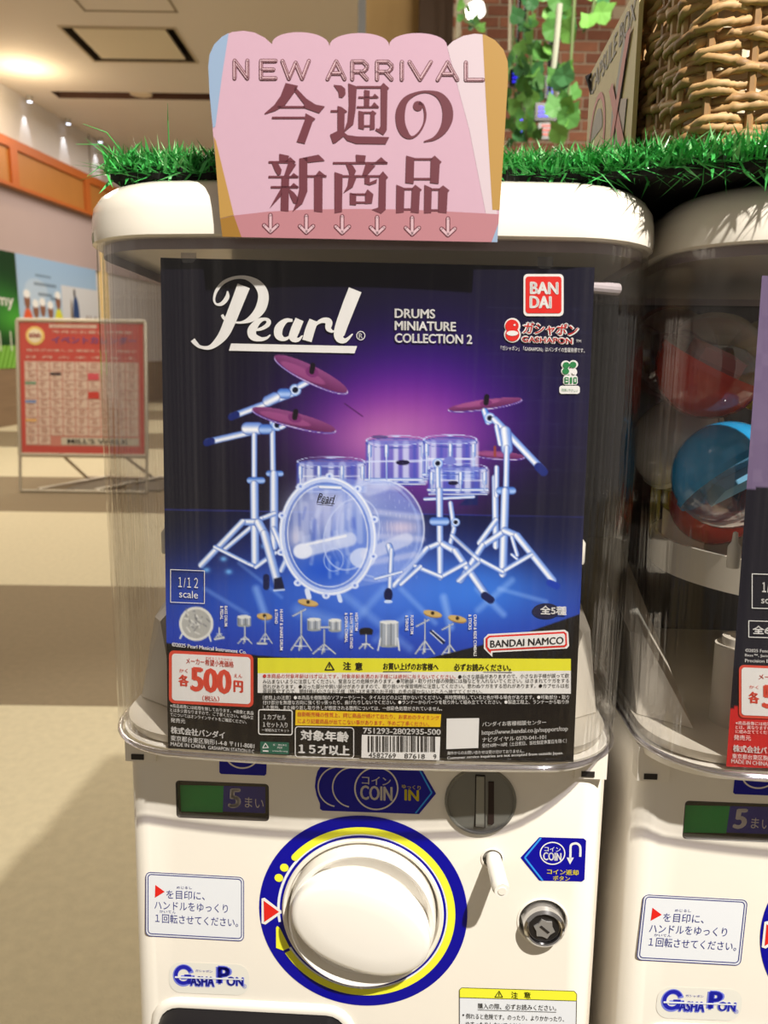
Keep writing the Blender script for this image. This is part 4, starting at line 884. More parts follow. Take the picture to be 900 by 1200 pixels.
# stands: a lower cabinet under each machine
for k, dx in enumerate((0, PITCH)):
    P = w3((dx, 0, BZ0)); zc = P[2]
    r = Root('lower_cabinet', mw=Matrix([[cos(radians(-2.7)), -sin(radians(-2.7)), 0, P[0]], [sin(radians(-2.7)), cos(radians(-2.7)), 0, P[1]], [0, 0, 1, 0], [0, 0, 0, 1]]))
    tag(r.e, ('white lower cabinet under the middle machine', 'white lower cabinet under the right machine')[k], 'cabinet', 'cabinets under the machines')
    MB().box((-.15, .012, .05), (.15, .15, zc-.022)).build('body', WHITE, r); MB().box((-.14, .03, 0), (.14, .14, .05)).build('plinth', DARKP, r)
    MB().box((-.13, .006, .15), (.13, .012, zc-.12)).build('door', WHITE, r)
# dark island core behind the row, carrying the turf
core = MB().box((-.135, .235, -.95), (.80, .47, LZ1)).build('display_island', mat('island_dark', (58, 44, 38), .75, noise=.1, nscale=8), None)
core.matrix_world = rootM(); tag(core, 'dark brown island core behind the row of machines', 'display unit')

# ------------------------------------------------------------------ capsules
def cap_mats(rgb, k):
    c = tuple(lin(rgb)); m = bpy.data.materials.new('capsule_%s' % k); m.use_nodes = True; b = m.node_tree.nodes['Principled BSDF']
    b.inputs['Base Color'].default_value = (*c, 1); b.inputs['Roughness'].default_value = .12; b.inputs['Alpha'].default_value = .86; b.inputs['Coat Weight'].default_value = .5; return m
capclear = clear_mat('capsule_clear', (.8, .82, .84), .1, .05, 0., edge=.7)
CRAD = .0325
def hemi(sign, r=CRAD, n=32, m=9):
    prof = [(r*cos(pi/2*i/m) if i < m else .0004, sign*r*sin(pi/2*i/m)) for i in range(m+1)]; return prof
def capsule(p, rot, rgb, k, label, group, dx):
    r = Root('toy_capsule', off=p, dx=dx); tag(r.e, label, 'capsule', group); r.e.matrix_world = rootM(p, dx)@Matrix.Rotation(rot[0], 4, 'X')@Matrix.Rotation(rot[1], 4, 'Y'); r.off = np.zeros(3)
    MB().lathe((0, 0, 0), (0, 0, 1), hemi(-1), 32).build('coloured_half', cap_mats(rgb, k), r, True, 80); MB().lathe((0, 0, 0), (0, 0, 1), hemi(1, CRAD*.985), 32).build('clear_half', capclear, r, True, 80)
    MB().lathe((0, 0, 0), (0, 0, 1), [(CRAD*1.0, -.001), (CRAD*1.03, -.001), (CRAD*1.03, .003), (CRAD*1.0, .003)], 40).build('seam_band', cap_mats(rgb, k+'b'), r, True)
    MB().box((-.014, -.012, -.012), (.014, .012, .010)).build('packed_toy', mat('toy_'+k, tuple(min(255, int(x*.6+90)) for x in rgb), .6), r)
def cp(u, v, y):      # a point inside the second machine's case, in its own frame
    return dxs(PITCH, lambda x: y+0*x).P([(u, v)])[0]
specs = [(800, 440, .035, (205, 56, 30), 'red', 'large orange red capsule high on the left of the right machine', (.3, .4)),
         (905, 428, .085, (214, 190, 30), 'yellow', 'yellow capsule at the upper right behind the dark poster edge', (.6, -.3)),
         (849, 545, .020, (30, 150, 205), 'blue', 'glossy blue capsule in the middle of the right machine', (2.6, .5)),
         (905, 590, .055, (190, 60, 40), 'red2', 'red capsule low behind the blue one', (.5, .9)),
         (772, 560, .070, (196, 190, 180), 'white', 'pale grey capsule behind at the far left inside', (.4, 2.2)),
         (762, 430, .105, (120, 40, 30), 'maroon', 'dark maroon capsule high at the back left', (1.4, .2)),
         (850, 400, .120, (150, 130, 40), 'olive', 'olive capsule at the back near the top', (.9, .1)),
         (818, 606, .090, (206, 70, 50), 'red3', 'small looking red capsule under the blue one', (.2, .6)),
         (945, 520, .100, (60, 120, 190), 'blue2', 'blue capsule at the back hidden behind the poster', (.2, .2))]
def relax(C, fixed):
    C = np.array(C, float); n = len(C); D = 2*CRAD*1.05
    for it in range(400):
        for a in range(n):
            for b in range(a+1, n):
                d = C[b]-C[a]; L = np.linalg.norm(d)
                if L < D: wa = .01 if a in fixed else 1.; wb = .01 if b in fixed else 1.; m_ = d/L*(D-L)/(wa+wb)*.7; C[a] -= m_*wa; C[b] += m_*wb
        C[:, 0] = np.clip(C[:, 0], -.112, .112); C[:, 1] = np.clip(C[:, 1], -.006, .172); C[:, 2] = np.clip(C[:, 2], .152+.012, .27)
    return C
C2 = relax([cp(u, v, y) for u, v, y, *_ in specs], {0, 1, 2})
for (u, v, y, rgb, k, lab, rot), c in zip(specs, C2): capsule(tuple(c), rot, rgb, k, lab, 'capsules inside the right machine', PITCH)
C1 = relax([(-.07, .07, .170), (.0, .05, .170), (.072, .08, .170), (-.03, .13, .205), (.045, .14, .215)], set())
for k, c in enumerate(C1):
    capsule(tuple(c), (k, k*.7), ((190, 60, 40), (60, 120, 190), (214, 190, 60), (196, 190, 180), (120, 60, 140))[k], 'm%d' % k, ('red', 'blue', 'yellow', 'pale grey', 'purple')[k]+' capsule hidden behind the drum kit poster in the middle machine', 'capsules behind the drum kit poster', 0)

# ================================================================== drum kit poster (part two below)
def frame_post(surf_dx=0.): return dxs(surf_dx, POST_Y) if surf_dx else POST
po = Root('display_poster', off=(0, -.04, .0395)); tag(po.e, 'black poster of a clear drum kit inside the middle machine', 'poster')
# ---- artwork
cv = Canvas(184, 298, 702, 900, 1.25)
cv.im[:] = (22, 20, 30)
X, Y = cv.X, cv.Y
k = np.clip((X-300)/400, 0, 1)*.8*np.exp(-((Y-430)/250)**2); cv.blend(k, (24, 24, 44))
cv.glow((496, 478), 140, 100, (34, 14, 118), .95); cv.glow((478, 488), 104, 68, (92, 26, 150), .95); cv.glow((472, 504), 92, 54, (146, 62, 156), .9); cv.glow((466, 516), 72, 36, (196, 124, 180), .95)
cv.glow((505, 560), 60, 60, (120, 50, 160), .55)
# brick pattern, faint
for r in range(9):
    y = 360+r*27
    cv.seg((570, y), (697, y+3), 1.2, (70, 80, 120), alpha=.16)
    for c in range(4): cv.seg((590+c*42+(21 if r % 2 else 0), y), (590+c*42+(21 if r % 2 else 0), y+27), 1.2, (70, 80, 120), alpha=.14)
# floor
hor = 597+(X-190)*.018
fl_ = Y > hor; f = np.clip((Y-hor)/140, 0, 1)
base = np.stack([18+16*f, 20+40*f, 60+110*f], -1); lf = np.clip(1-(X-190)/130, 0, 1)*np.clip(1-(Y-hor)/95, 0, 1); base = base*(1-lf[..., None])+np.array([24, 24, 34])*lf[..., None]
cv.im[fl_] = base[fl_]
cv.seg((190, 597), (690, 606), 1.6, (60, 70, 190), alpha=.5)
cv.glow((450, 700), 190, 45, (50, 110, 225), .85); cv.glow((560, 690), 90, 36, (60, 130, 235), .8); cv.glow((330, 700), 90, 30, (40, 90, 200), .7); cv.glow((430, 660), 80, 60, (120, 150, 235), .5)
cv.glow((655, 620), 60, 50, (24, 24, 50), .6)
for (a, b, w, al) in (((395, 690), (480, 760), 9, .35), ((450, 690), (400, 745), 8, .35), ((520, 700), (528, 735), 8, .6), ((470, 690), (510, 730), 6, .4), ((560, 690), (590, 720), 7, .5), ((600, 680), (560, 715), 7, .45), ((240, 690), (290, 720), 5, .35), ((300, 690), (312, 725), 8, .6), ((280, 660), (330, 700), 4, .3), ((480, 720), (440, 750), 8, .3), ((585, 690), (640, 705), 5, .4), ((350, 715), (410, 735), 14, .4)):
    cv.seg(a, b, w, (150, 190, 255), alpha=al, soft=w*.7)
for c in ((262, 655), (268, 670), (310, 640), (242, 668)): cv.glow(c, 4, 3, (120, 190, 255), .9)
ED = (112, 150, 228); CO = (250, 252, 255); ED2 = (60, 104, 196); PUR = (150, 130, 220)
def bar(*pts, w=6, e=ED, c=CO, a=1., w2=None):
    for p, q in zip(pts[:-1], pts[1:]): cv.seg(p, q, w, e, c, a, .9, w2)
def tripod(x, ytop, yhub, ybot, legs, w=8, wl=8, brace=True):
    bar((x, ytop), (x, ybot), w=w)
    for (lx, ly) in legs:
        bx = x+(lx-x)*.16; by = yhub-2
        bar((x, yhub+2), (bx+(lx-x)*.1, by+1), (lx, ly), w=wl)
        if brace: bar((x, ybot-4), (x+(lx-x)*.55, yhub+(ly-yhub)*.50), w=wl*.55)
        cv.seg((lx+(lx-x)*-.02, ly-4), (lx+(lx-x)*.02, ly+4), wl*1.15, (30, 44, 110))
def collar(x, y, w=14, h=7): bar((x-w/2, y), (x+w/2, y), w=h, e=(70, 120, 210), c=(170, 200, 250))
def knob(x, y, r=6):
    cv.ell((x, y), r, r, 0, (130, 170, 240)); cv.ell((x, y), r*.78, r*.78, 0, (210, 226, 255), ring=2); cv.ell((x, y), r*.48, r*.48, 0, (14, 18, 40))
def cymbal(c, rx, ry, ang, bell=True):
    cv.ell((c[0], c[1]+2.0), rx, ry, ang, (90, 60, 150)); cv.ell((c[0], c[1]+1.2), rx, ry, ang, (200, 190, 230), ring=1.5)
    cv.ell(c, rx*.985, ry*.95, ang, (142, 74, 130), grad=(96, 38, 84)); cv.ell((c[0]-rx*.2, c[1]-ry*.1), rx*.6, ry*.55, ang, (176, 92, 150), alpha=.55, soft=4)
    if bell: cv.ell((c[0]+1, c[1]-ry*.2), rx*.16, ry*.5+1, ang, (120, 50, 110)); cv.seg((c[0]+1, c[1]-ry*.25), (c[0]+2, c[1]-ry*.3-7), 6, (26, 20, 30))
# rear: left boom, tall stand
bar((319, 482), (321, 640), w=7); collar(322, 555); bar((321, 556), (321, 640), w=10)
bar((321, 602), (306, 608), (262, 645), w=6); bar((321, 620), (336, 655), (330, 668), w=7); cv.seg((312, 676), (312, 688), 7, (16, 24, 70))
bar((272, 488), (346, 460), w=8); cv.seg((271, 489), (277, 486), 8, (26, 40, 110)); knob(346, 457, 7); bar((352, 452), (363, 446), w=8); collar(333, 461, 5, 12)
bar((314, 470), (322, 466), w=13)
cymbal((364.5, 438), 48, 10, radians(26))
# front left boom
bar((243, 518), (322, 500), w=8); cv.seg((242, 519), (248, 517), 8, (26, 40, 110)); knob(325, 498, 7); bar((330, 500), (337, 496), w=7); bar((290, 502), (302, 502), w=15); collar(311, 503, 5, 12)
cymbal((344.5, 491.5), 51, 8.5, radians(14.5))
bar((298, 510), (298, 570), w=7); collar(300, 563, 14, 8); bar((298, 568), (299, 660), w=10)
bar((299, 612), (284, 612), (236, 662), w=8); bar((252, 641), (292, 661), (300, 664), w=5); bar((300, 664), (322, 648), w=6)
bar((303, 613), (310, 626), (326, 685), w=11); cv.poly([(321, 678), (330, 676), (334, 692), (321, 692)], (24, 26, 52)); cv.seg((321, 692), (333, 691), 2, (200, 220, 255))
# right stands
bar((580, 560), (581, 640), w=8); bar((581, 610), (562, 636), w=7); bar((600, 650), (606, 655), w=4)
cymbal((584, 533), 31, 4.4, radians(4), False); cv.seg((580, 524), (580, 534), 3, (150, 70, 60)); bar((582, 548), (582, 580), w=6)
cymbal((568.5, 473.5), 44, 5.6, radians(-8)); bar((568, 482), (572, 494), w=8, e=(60, 120, 220)); knob(574, 490, 6.5)
bar((580, 492), (636, 551), w=9); cv.seg((631, 547), (637, 553), 10, (30, 44, 120)); bar((592, 506), (594, 526), w=14); bar((582, 500), (586, 520), w=6)
bar((594, 525), (591, 672), w=7); collar(593, 575, 15, 9); bar((592, 576), (589, 672), w=10)
bar((589, 624), (565, 640), (540, 680), w=8); bar((592, 622), (606, 628), (648, 680), w=9); cv.seg((644, 683), (653, 687), 8, (28, 60, 170)); bar((588, 670), (622, 650), w=6); bar((588, 670), (560, 655), w=6)
bar((600, 630), (606, 650), w=5)
# toms
def drum(x0, y0, x1, y1, eb=7, lugs=(), al=.86, sh=(92, 116, 214)):
    cx = (x0+x1)/2; rx = (x1-x0)/2
    cv.poly([(x0, y0), (x1, y0), (x1-1, y1), (x0+1, y1)], sh, al*.75); cv.ell((cx, y1), rx, eb*.7, 0, sh, al*.6)
    for i in range(9):
        t = (i+.5)/9; x = x0+(x1-x0)*(.5-.5*cos(pi*t)); cv.seg((x, y0+4), (x, y1-2), (x1-x0)*.055*(1+(i*7 % 3)*.5), (226, 234, 255) if i % 3 else (74, 84, 190), alpha=.72, soft=2.5)
    cv.ell((cx, y0), rx+1.5, eb, 0, (196, 212, 250), ring=2.2); cv.ell((cx, y0+1), rx-1, eb-1.6, 0, (122, 132, 210), alpha=.5); cv.ell((cx, y0+3.4), rx+1.5, eb, 0, (58, 78, 170), ring=1.4)
    for _ in (0, 1): cv.seg((x0+3, (y0+y1)/2), (x1-3, (y0+y1)/2), 1.2, (236, 242, 255), alpha=.6)
    bar((x0-1, y1-4), (x1+1, y1-4), w=3.6); bar((x0, y1+1), (x1, y1+1), w=2.6, e=(60, 84, 180))
    for lx in lugs: bar((lx, y0+7), (lx, y0+18), w=5); bar((lx, y0+16), (lx, y1-4), w=2)
drum(349, 541, 427, 575, 6, (352, 374, 401, 425))
drum(430, 516, 498, 566, 6, (433, 453, 496)); drum(497, 515, 558, 560, 6, (500, 528, 555)); drum(503, 548, 570, 578, 5, (506, 540, 568))
cv.seg((430, 541), (556, 538), 1.8, (210, 222, 255), alpha=.8); cv.ell((472, 542), 8, 3, 0, (30, 26, 60)); cv.ell((531, 566), 6, 2.4, 0, (30, 26, 60))
cv.ell((445, 512), 10, 2, 0, (40, 44, 100), alpha=.6); cv.poly([(548, 583), (560, 580), (560, 592), (538, 592)], (26, 34, 92)); bar((498, 585), (555, 582), w=4)
knob(513, 543, 6); bar((513, 550), (514, 590), w=6); cv.ell((527, 540), 7, 5, 0, (120, 130, 210))
bar((515, 575), (516, 676), w=8); collar(515, 611, 14, 10); bar((528, 590), (532, 620), (527, 640), w=6); knob(534, 612, 5)
bar((512, 638), (500, 643), (462, 686), w=7); bar((520, 638), (534, 646), (570, 698), w=9); cv.seg((568, 698), (575, 703), 9, (22, 30, 80)); bar((516, 676), (545, 660), w=6); bar((516, 676), (487, 664), w=6); bar((537, 680), (560, 660), w=6, a=.8); bar((530, 628), (560, 655), w=6, a=.8)
# bass drum
cv.ell((443, 622), 54, 60, 0, (132, 160, 236), alpha=.55); cv.ell((446, 620), 52, 58, 0, (220, 232, 255), alpha=.8, ring=2); cv.ell((438, 622), 54, 60, 0, (176, 196, 246), alpha=.5, ring=3)
cv.poly([(395, 560), (455, 566), (492, 600), (496, 650), (470, 678), (400, 692)], (140, 166, 236), .45)
for a_, b_ in (((420, 566), (468, 572)), ((440, 600), (492, 606)), ((438, 628), (495, 632)), ((430, 660), (486, 650))): cv.seg(a_, b_, 7, (226, 228, 250), alpha=.42, soft=4)
for q_ in range(5): cv.ell((440+q_*11, 622-q_), 3.4, 60, radians(-4), (236, 242, 255), alpha=.35, ring=1.2)
cv.ell((384, 628), 55, 68, radians(-6), (92, 128, 220), alpha=.6); cv.glow((384, 600), 44, 28, (190, 202, 246), .45)
for x_, w_ in ((346, 6), (357, 9), (372, 5), (383, 8), (398, 10), (410, 5), (421, 7)): cv.seg((x_, 592), (x_+1, 634), w_, (226, 234, 255), alpha=.32, soft=2.5)
cv.glow((375, 600), 34, 30, (190, 196, 240), .55); cv.glow((380, 668), 34, 18, (30, 84, 205), .9); cv.glow((470, 618), 20, 9, (235, 214, 226), .7); cv.glow((347, 630), 10, 14, (240, 232, 240), .6); cv.glow((400, 585), 40, 12, (214, 222, 250), .45)
rb = np.random.RandomState(5)
for i in range(34):
    a = rb.rand()*6.28; r_ = rb.rand()**.5; x = 388+r_*44*cos(a); y = 620+r_*50*sin(a); L = 8+rb.rand()*18
    cv.seg((x, y-L/2), (x+rb.randn()*2, y+L/2), 1.5+rb.rand()*5, (214, 226, 255) if rb.rand() > .35 else (70, 96, 200), alpha=.32, soft=2.5)
cv.seg((352, 646), (410, 632), 16, (214, 224, 250), alpha=.75, soft=3); cv.ell((355, 646), 11, 9, 0, (236, 242, 255), alpha=.85, soft=2); cv.seg((360, 638), (405, 628), 3, (250, 252, 255), alpha=.7)
cv.ell((425, 654), 15, 12, 0, (224, 234, 255), alpha=.75, soft=2); cv.seg((430, 650), (476, 632), 15, (222, 228, 250), alpha=.6, soft=3); cv.seg((432, 575), (450, 570), 12, (206, 216, 250), alpha=.55, soft=4)
cv.ell((391, 656), 12, 14, 0, (200, 214, 250), alpha=.7, ring=1.2); cv.ell((412, 626), 32, 44, radians(20), (206, 220, 252), alpha=.6, ring=2)
for rr_, c_, w_, al_ in ((0, (196, 212, 250), 7, .95), (-1.2, (246, 250, 255), 1.8, .95), (-7, (110, 140, 220), 2.2, .8), (-9.5, (236, 242, 255), 1.5, .8)): cv.ell((384, 628), 57+rr_, 70+rr_, radians(-6), c_, alpha=al_, ring=w_)
for a in range(20, 380, 36):
    x = 384+57*cos(radians(a)); y = 628+70*sin(radians(a)); cv.ell((x, y), 4.6, 4, 0, (216, 228, 255)); cv.ell((x, y), 1.6, 1.6, 0, (110, 140, 220))
bar((376, 570), (398, 571), w=6, c=(255, 255, 255)); cv.seg((360, 692), (362, 700), 6, (220, 232, 255)); cv.seg((397, 698), (399, 704), 5, (210, 226, 255))
bar((456, 640), (459, 650), w=8); bar((459, 645), (457, 690), w=6); cv.ell((455, 697), 5, 8, 0, (20, 26, 70)); cv.ell((455, 705), 5, 2, 0, (200, 220, 255))
bar((470, 684), (492, 664), w=6); bar((440, 678), (470, 670), w=4)
cv.seg((404, 473), (425, 488), 1.4, (60, 20, 70), alpha=.7)
# small items row
GR = (150, 156, 160); GL = (222, 226, 228)
def mdrum(x0, y0, x1, y1):
    cv.poly([(x0, y0), (x1, y0), (x1, y1), (x0, y1)], (170, 174, 174), .9); cv.ell(((x0+x1)/2, y0), (x1-x0)/2, 2.2, 0, (224, 226, 222)); cv.ell(((x0+x1)/2, y1), (x1-x0)/2, 1.8, 0, (150, 156, 156))
    for k in range(4): x = x0+(x1-x0)*(k+.4)/4; cv.seg((x, y0+2), (x, y1-1), 1.3, (236, 238, 236) if k % 2 else (104, 110, 116), alpha=.8)
def mtri(x, y0, y1, s, w=1.8):
    cv.seg((x, y0), (x, y1), w, GR, GL); yh = y1-(y1-y0)*.35
    for d in (-s, -s*.2, s): cv.seg((x, yh), (x+d, y1+2), w, GR, GL)
    cv.seg((x-s*.6, y1-3), (x+s*.6, y1-3), 1, GL)
def gcym(x, y, rx=13, a=10): cv.ell((x, y+.8), rx, 4, radians(a), (150, 110, 50)); cv.ell((x, y), rx, 3.6, radians(a), (206, 172, 104)); cv.ell((x, y-.5), 2, 2, 0, (40, 30, 20))
cv.ell((230, 731), 20, 20, 0, (176, 176, 170)); cv.ell((230, 731), 20, 20, 0, (222, 222, 214), ring=3)
for i in range(26): a = rb.rand()*6.28; r_ = rb.rand()*15; cv.seg((230+r_*cos(a), 731+r_*sin(a)), (230+r_*cos(a)+rb.randn()*4, 731+r_*sin(a)+rb.randn()*4), 2, (232, 232, 226) if rb.rand() > .4 else (120, 122, 124), alpha=.6)
cv.seg((214, 742), (211, 748), 2, GL); cv.seg((245, 744), (247, 751), 2, GL); mtri(257, 736, 746, 5); cv.seg((252, 749), (262, 747), 3, GR, GL)
mdrum(278, 723, 294, 733); mtri(287, 734, 752, 8); gcym(310, 722, 9, 4); mtri(311, 723, 752, 8, 1.6); cv.seg((302, 754), (312, 754), 3, GR, GL)
gcym(361, 706, 12, 10); cv.seg((343, 722), (358, 714), 2, GR, GL); mtri(353, 716, 760, 12, 2); mdrum(360, 726, 376, 738); mdrum(385, 727, 400, 739); mtri(380, 738, 764, 13, 2); cv.seg((376, 735), (386, 735), 2.5, GR, GL)
cv.ell((429, 739), 8, 3.5, 0, (28, 24, 28)); cv.poly([(421, 740), (437, 740), (436, 744), (422, 744)], (28, 24, 28)); mtri(429, 744, 758, 8, 2)
mdrum(445, 729, 467, 757); cv.seg((446, 748), (443, 762), 1.8, GL); cv.seg((466, 748), (468, 762), 1.8, GL)
gcym(507, 719, 11, 12); cv.seg((488, 734), (503, 726), 2, GR, GL); mtri(498, 726, 764, 11, 2); gcym(536, 725, 11, 12); cv.seg((518, 738), (531, 731), 2, GR, GL); mtri(527, 732, 768, 11, 2)
cv.seg((505, 740), (520, 753), 3, (24, 30, 60)); cv.seg((504, 741), (518, 754), 1.2, (230, 232, 236)); cv.seg((507, 739), (521, 751), 1.2, (230, 232, 236))
# black lower field with the sweeping edge
xs_ = np.linspace(184, 702, 60); edge = np.interp(xs_, [184, 300, 400, 500, 600, 702], [752, 768, 776, 772, 747, 712]); 
yy = np.interp(X, xs_, edge); a_ = np.clip(Y-yy+.5, 0, 1); a_[:, :] = a_; cv.blend(a_, (24, 22, 24))
def subsample(cv, TL, TR, BR, BL, n):
    nu, nv = n; S, T = np.meshgrid(np.linspace(0, 1, nu), np.linspace(0, 1, nv))
    U = (TL[0]*(1-S)+TR[0]*S)*(1-T)+(BL[0]*(1-S)+BR[0]*S)*T; V = (TL[1]*(1-S)+TR[1]*S)*(1-T)+(BL[1]*(1-S)+BR[1]*S)*T
    # top edge sags a little towards the left as printed sheet curls
    x = np.clip((U-cv.u0)*cv.sc, 0, cv.w-1.001); y = np.clip((V-cv.v0)*cv.sc, 0, cv.h-1.001); x0 = x.astype(int); y0 = y.astype(int); fx = (x-x0)[..., None]; fy = (y-y0)[..., None]
    im = cv.im; c = (im[y0, x0]*(1-fx)+im[y0, x0+1]*fx)*(1-fy)+(im[y0+1, x0]*(1-fx)+im[y0+1, x0+1]*fx)*fy
    return np.stack([U, V], -1), c
uvg, rgb = subsample(cv, (188, 302), (697, 313.5), (672, 893), (197, 877), (430, 490))
sheet = painted('printed_sheet', uvg, rgb, POST, po, print_mat('poster_print', .3)); sheet['label'] = 'glossy printed drum kit picture on black'
def L(t, u0, v0, u1, v1, h, m=None, e=.0008, par=None, **k): return lettering(t, u0, v0, u1, v1, h, m or INKW, par or po, POST, e, **k)
# script logo
def Z(u, v, o=(210, 310), s=3.913): return (o[0]+u/s, o[1]+v/s)
lgp = Ink()
S_ = lambda pts, k=1.: lgp.brush([(Z(a, b)[0], Z(a, b)[1], w/3.913) for a, b, w in pts], k=k)
S_([(296, 98, 60), (262, 185, 56), (236, 250, 54), (210, 310, 48), (180, 350, 36), (140, 380, 20), (98, 378, 14), (76, 362, 20), (62, 345, 22)])
S_([(222, 122, 6), (220, 150, 20), (198, 178, 18), (172, 182, 10), (160, 160, 10), (172, 118, 14), (206, 80, 15), (258, 60, 14), (312, 62, 20), (362, 92, 38), (386, 140, 48), (374, 200, 48), (335, 245, 32), (288, 265, 12), (240, 262, 9), (208, 248, 14), (196, 230, 12)])
S_([(330, 302, 8), (372, 296, 14), (404, 278, 20), (410, 260, 20), (392, 250, 14), (362, 262, 26), (334, 300, 40), (340, 330, 36), (375, 342, 20), (402, 336, 12), (418, 322, 5)])
S_([(520, 256, 12), (488, 258, 22), (458, 290, 38), (456, 325, 36), (482, 342, 18), (512, 325, 10), (530, 290, 8)]); S_([(552, 252, 40), (532, 300, 42), (522, 335, 36), (545, 345, 18), (566, 325, 5)])
S_([(617, 256, 42), (600, 300, 44), (586, 350, 44)]); S_([(606, 305, 6), (632, 270, 14), (662, 256, 24), (686, 264, 32), (684, 292, 26), (700, 306, 14), (712, 304, 5)])
S_([(807, 116, 62), (772, 205, 60), (738, 300, 54), (736, 338, 40), (762, 348, 20), (796, 318, 5)])
lgp.poly([Z(238, 362), Z(816, 374), Z(804, 407), Z(228, 395)])
o = lgp.build('logo', INKW, po, POST, .0008); o['label'] = 'white flowing script logo with a bar under it'
L('R', 420.5, 390.5, 425, 390.5, 6, bold=.02); Ink().arc(422.8, 393.3, 5.2, 5.4, .9).build('ring_mark', INKW, po, POST, .0008)
for t, v, u1 in (('DRUMS', 361.5, 510), ('MINIATURE', 376, 534.5), ('COLLECTION 2', 390.5, 553.5)): L(t, 462.5, v, u1, v+(u1-462)*.018, 11, bold=.035)
# red square mark
sq = Ink().rr(613.5, 321, 660.5, 370.5, 5).build('brand_mark', INKW, po, POST, .0006)
sq2 = Ink().rr(616, 324, 658, 367, 3.5).build('red_field', RED, sq, POST, .0008)
L('BAN', 621, 330, 654.5, 330.5, 14.5, par=sq, e=.001, bold=.05); L('DAI', 620.5, 346.5, 646.5, 347, 14.5, par=sq, e=.001, bold=.05)
# capsule toy mark
gk = Ink().ell(600.5, 382, 9.4, 9.4).ell(600.5, 392, 9.8, 9.4); gk.build('mark_edge', INKW, po, POST, .0006)
Ink().ell(600, 382, 7.8, 7.6).ell(600.5, 392, 8.2, 7.8).build('mark_red', RED, po, POST, .0009); Ink().ell(600.5, 390.5, 6.8, 3.0).ell(603, 380.8, 1.3, 1.0).build('mark_white', INKW, po, POST, .0011)
L('ガシャポン', 611, 375.5, 679, 379, 17, e=.0007, bold=.075, shear=.15); L('ガシャポン', 613, 377.5, 677, 380.5, 13.5, RED, .0009, bold=.015, shear=.15)
L('GASHAPON', 610.5, 393, 672, 395.5, 8.5, e=.0007, bold=.10); L('GASHAPON', 612, 394.5, 670.5, 396.8, 6, RED, .0009, bold=.02)
L('TM', 675, 398, 681, 398.2, 3, bold=.02); L('「ガシャポン」「GASHAPON」はバンダイの登録商標です。', 587, 405, 685, 408, 5.5, bold=.012)
# green clover mark
gm_ = mat('ink_green', (40, 128, 70), .4); cl_ = Ink(); 
for a, b in ((663, 427.5), (672, 427), (663, 435), (671, 436)): cl_.ell(a, b, 5.4, 5)
cl_.rr(660, 440, 677, 451, 3).rr(655.5, 452, 679.5, 461.5, 3).build('clover_edge', INKW, po, POST, .0006)
cl_ = Ink()
for a, b in ((663.5, 428), (671.5, 427.5), (663, 435)): cl_.ell(a, b, 4, 3.7)
cl_.rr(661.5, 442, 666.5, 449.5, 1).rr(668, 442, 670.5, 449.5, .8).rr(672, 442, 676, 449.5, 1).build('clover_mark', gm_, po, POST, .0009); Ink().rr(662.8, 443.5, 665.5, 444.6, .2).rr(662.8, 446.5, 665.5, 447.8, .2).rr(673.3, 443.8, 674.7, 447.8, .3).ell(672.5, 437, 2.2, 2).build('clover_cut', INKW, po, POST, .0011); L('地球にやさしい', 658, 455, 677, 456, 3.5, gm_, .0009)
L('Pearl', 372, 577.5, 393, 580, 10, INKK, .0009, shear=.35, bold=.01); Ink().line([(372, 588.5), (392, 590.5)], .9, False).build('underline', INKK, po, POST, .0009)
# scale box
Ink().rr_ring(199.5, 667, 240, 706, .4, .8, .04).build('box_line', INKW, po, POST, .0008); L('１/１２', 209, 676, 232, 677.3, 12, bold=.008); L('scale', 210, 691.5, 232, 693, 8.5, bold=.01)
# vertical captions
def vcap(t, u, v, h, w=3.6): text(Ink(), t, 0, 0, 1, 0, 1, bold=.01)
def vtext(t, u, v, h, w=3.6):
    g, f_ = glyphs(t, .02, 2); Ink().raw([(u+w*b, v+h*a) for a, b in g], f_).build('lettering', INKW, po, POST, .0008)
for t, u, v, h in (('BASS DRUM', 263, 710, 24), ('& PEDAL', 258, 710, 16), ('HI-HAT & SNARE DRUM', 328, 714, 48), ('& STAND', 322, 714, 17), ('HIGH TOM', 416, 718, 21), ('& LOW TOM & STAND', 410, 718, 42), ('& CHINA CYMBAL', 404, 718, 35), ('FLOOR TOM', 481, 721, 22), ('& THRONE', 475, 721, 18), ('CRASH & RIDE CYMBALS', 555, 720, 49), ('& STICKS', 549, 720, 18)): vtext(t, u, v, h)
L('全5種', 633, 709.5, 664, 710.5, 10.5, e=.0011, bold=.035); Ink().ell(640, 716, 16, 9).build('dark_field', mat('badge_dark', (24, 26, 62), .4), po, POST, .0006)
L('©2025 Pearl Musical Instrument Co.', 201.5, 752.5, 289, 761.5, 5, bold=.03)
# publisher balloon
bl_ = Ink().poly([(572, 743), (662, 738), (666, 741), (667, 757), (664, 760), (577, 764.5), (577, 770), (571, 764), (567, 760), (567, 748)]).build('balloon', INKW, po, POST, .0006)
Ink().poly([(573, 745), (661, 740.2), (664, 742.5), (664.6, 756), (662, 758.3), (575.5, 762.5), (575.3, 765.5), (572, 762.5), (569.2, 758), (569.2, 748)]).build('red_line', RED, bl_, POST, .0008)
Ink().poly([(574, 747), (660.5, 742.3), (662, 744), (662.6, 754.5), (661, 756.2), (574, 760.8), (571.5, 758), (571.5, 749)]).build('white_field', INKW, bl_, POST, .0010)
L('BANDAI NAMCO', 574.5, 750.5, 660.5, 746, 8.5, INKK, .0012, par=bl_, bold=.02)
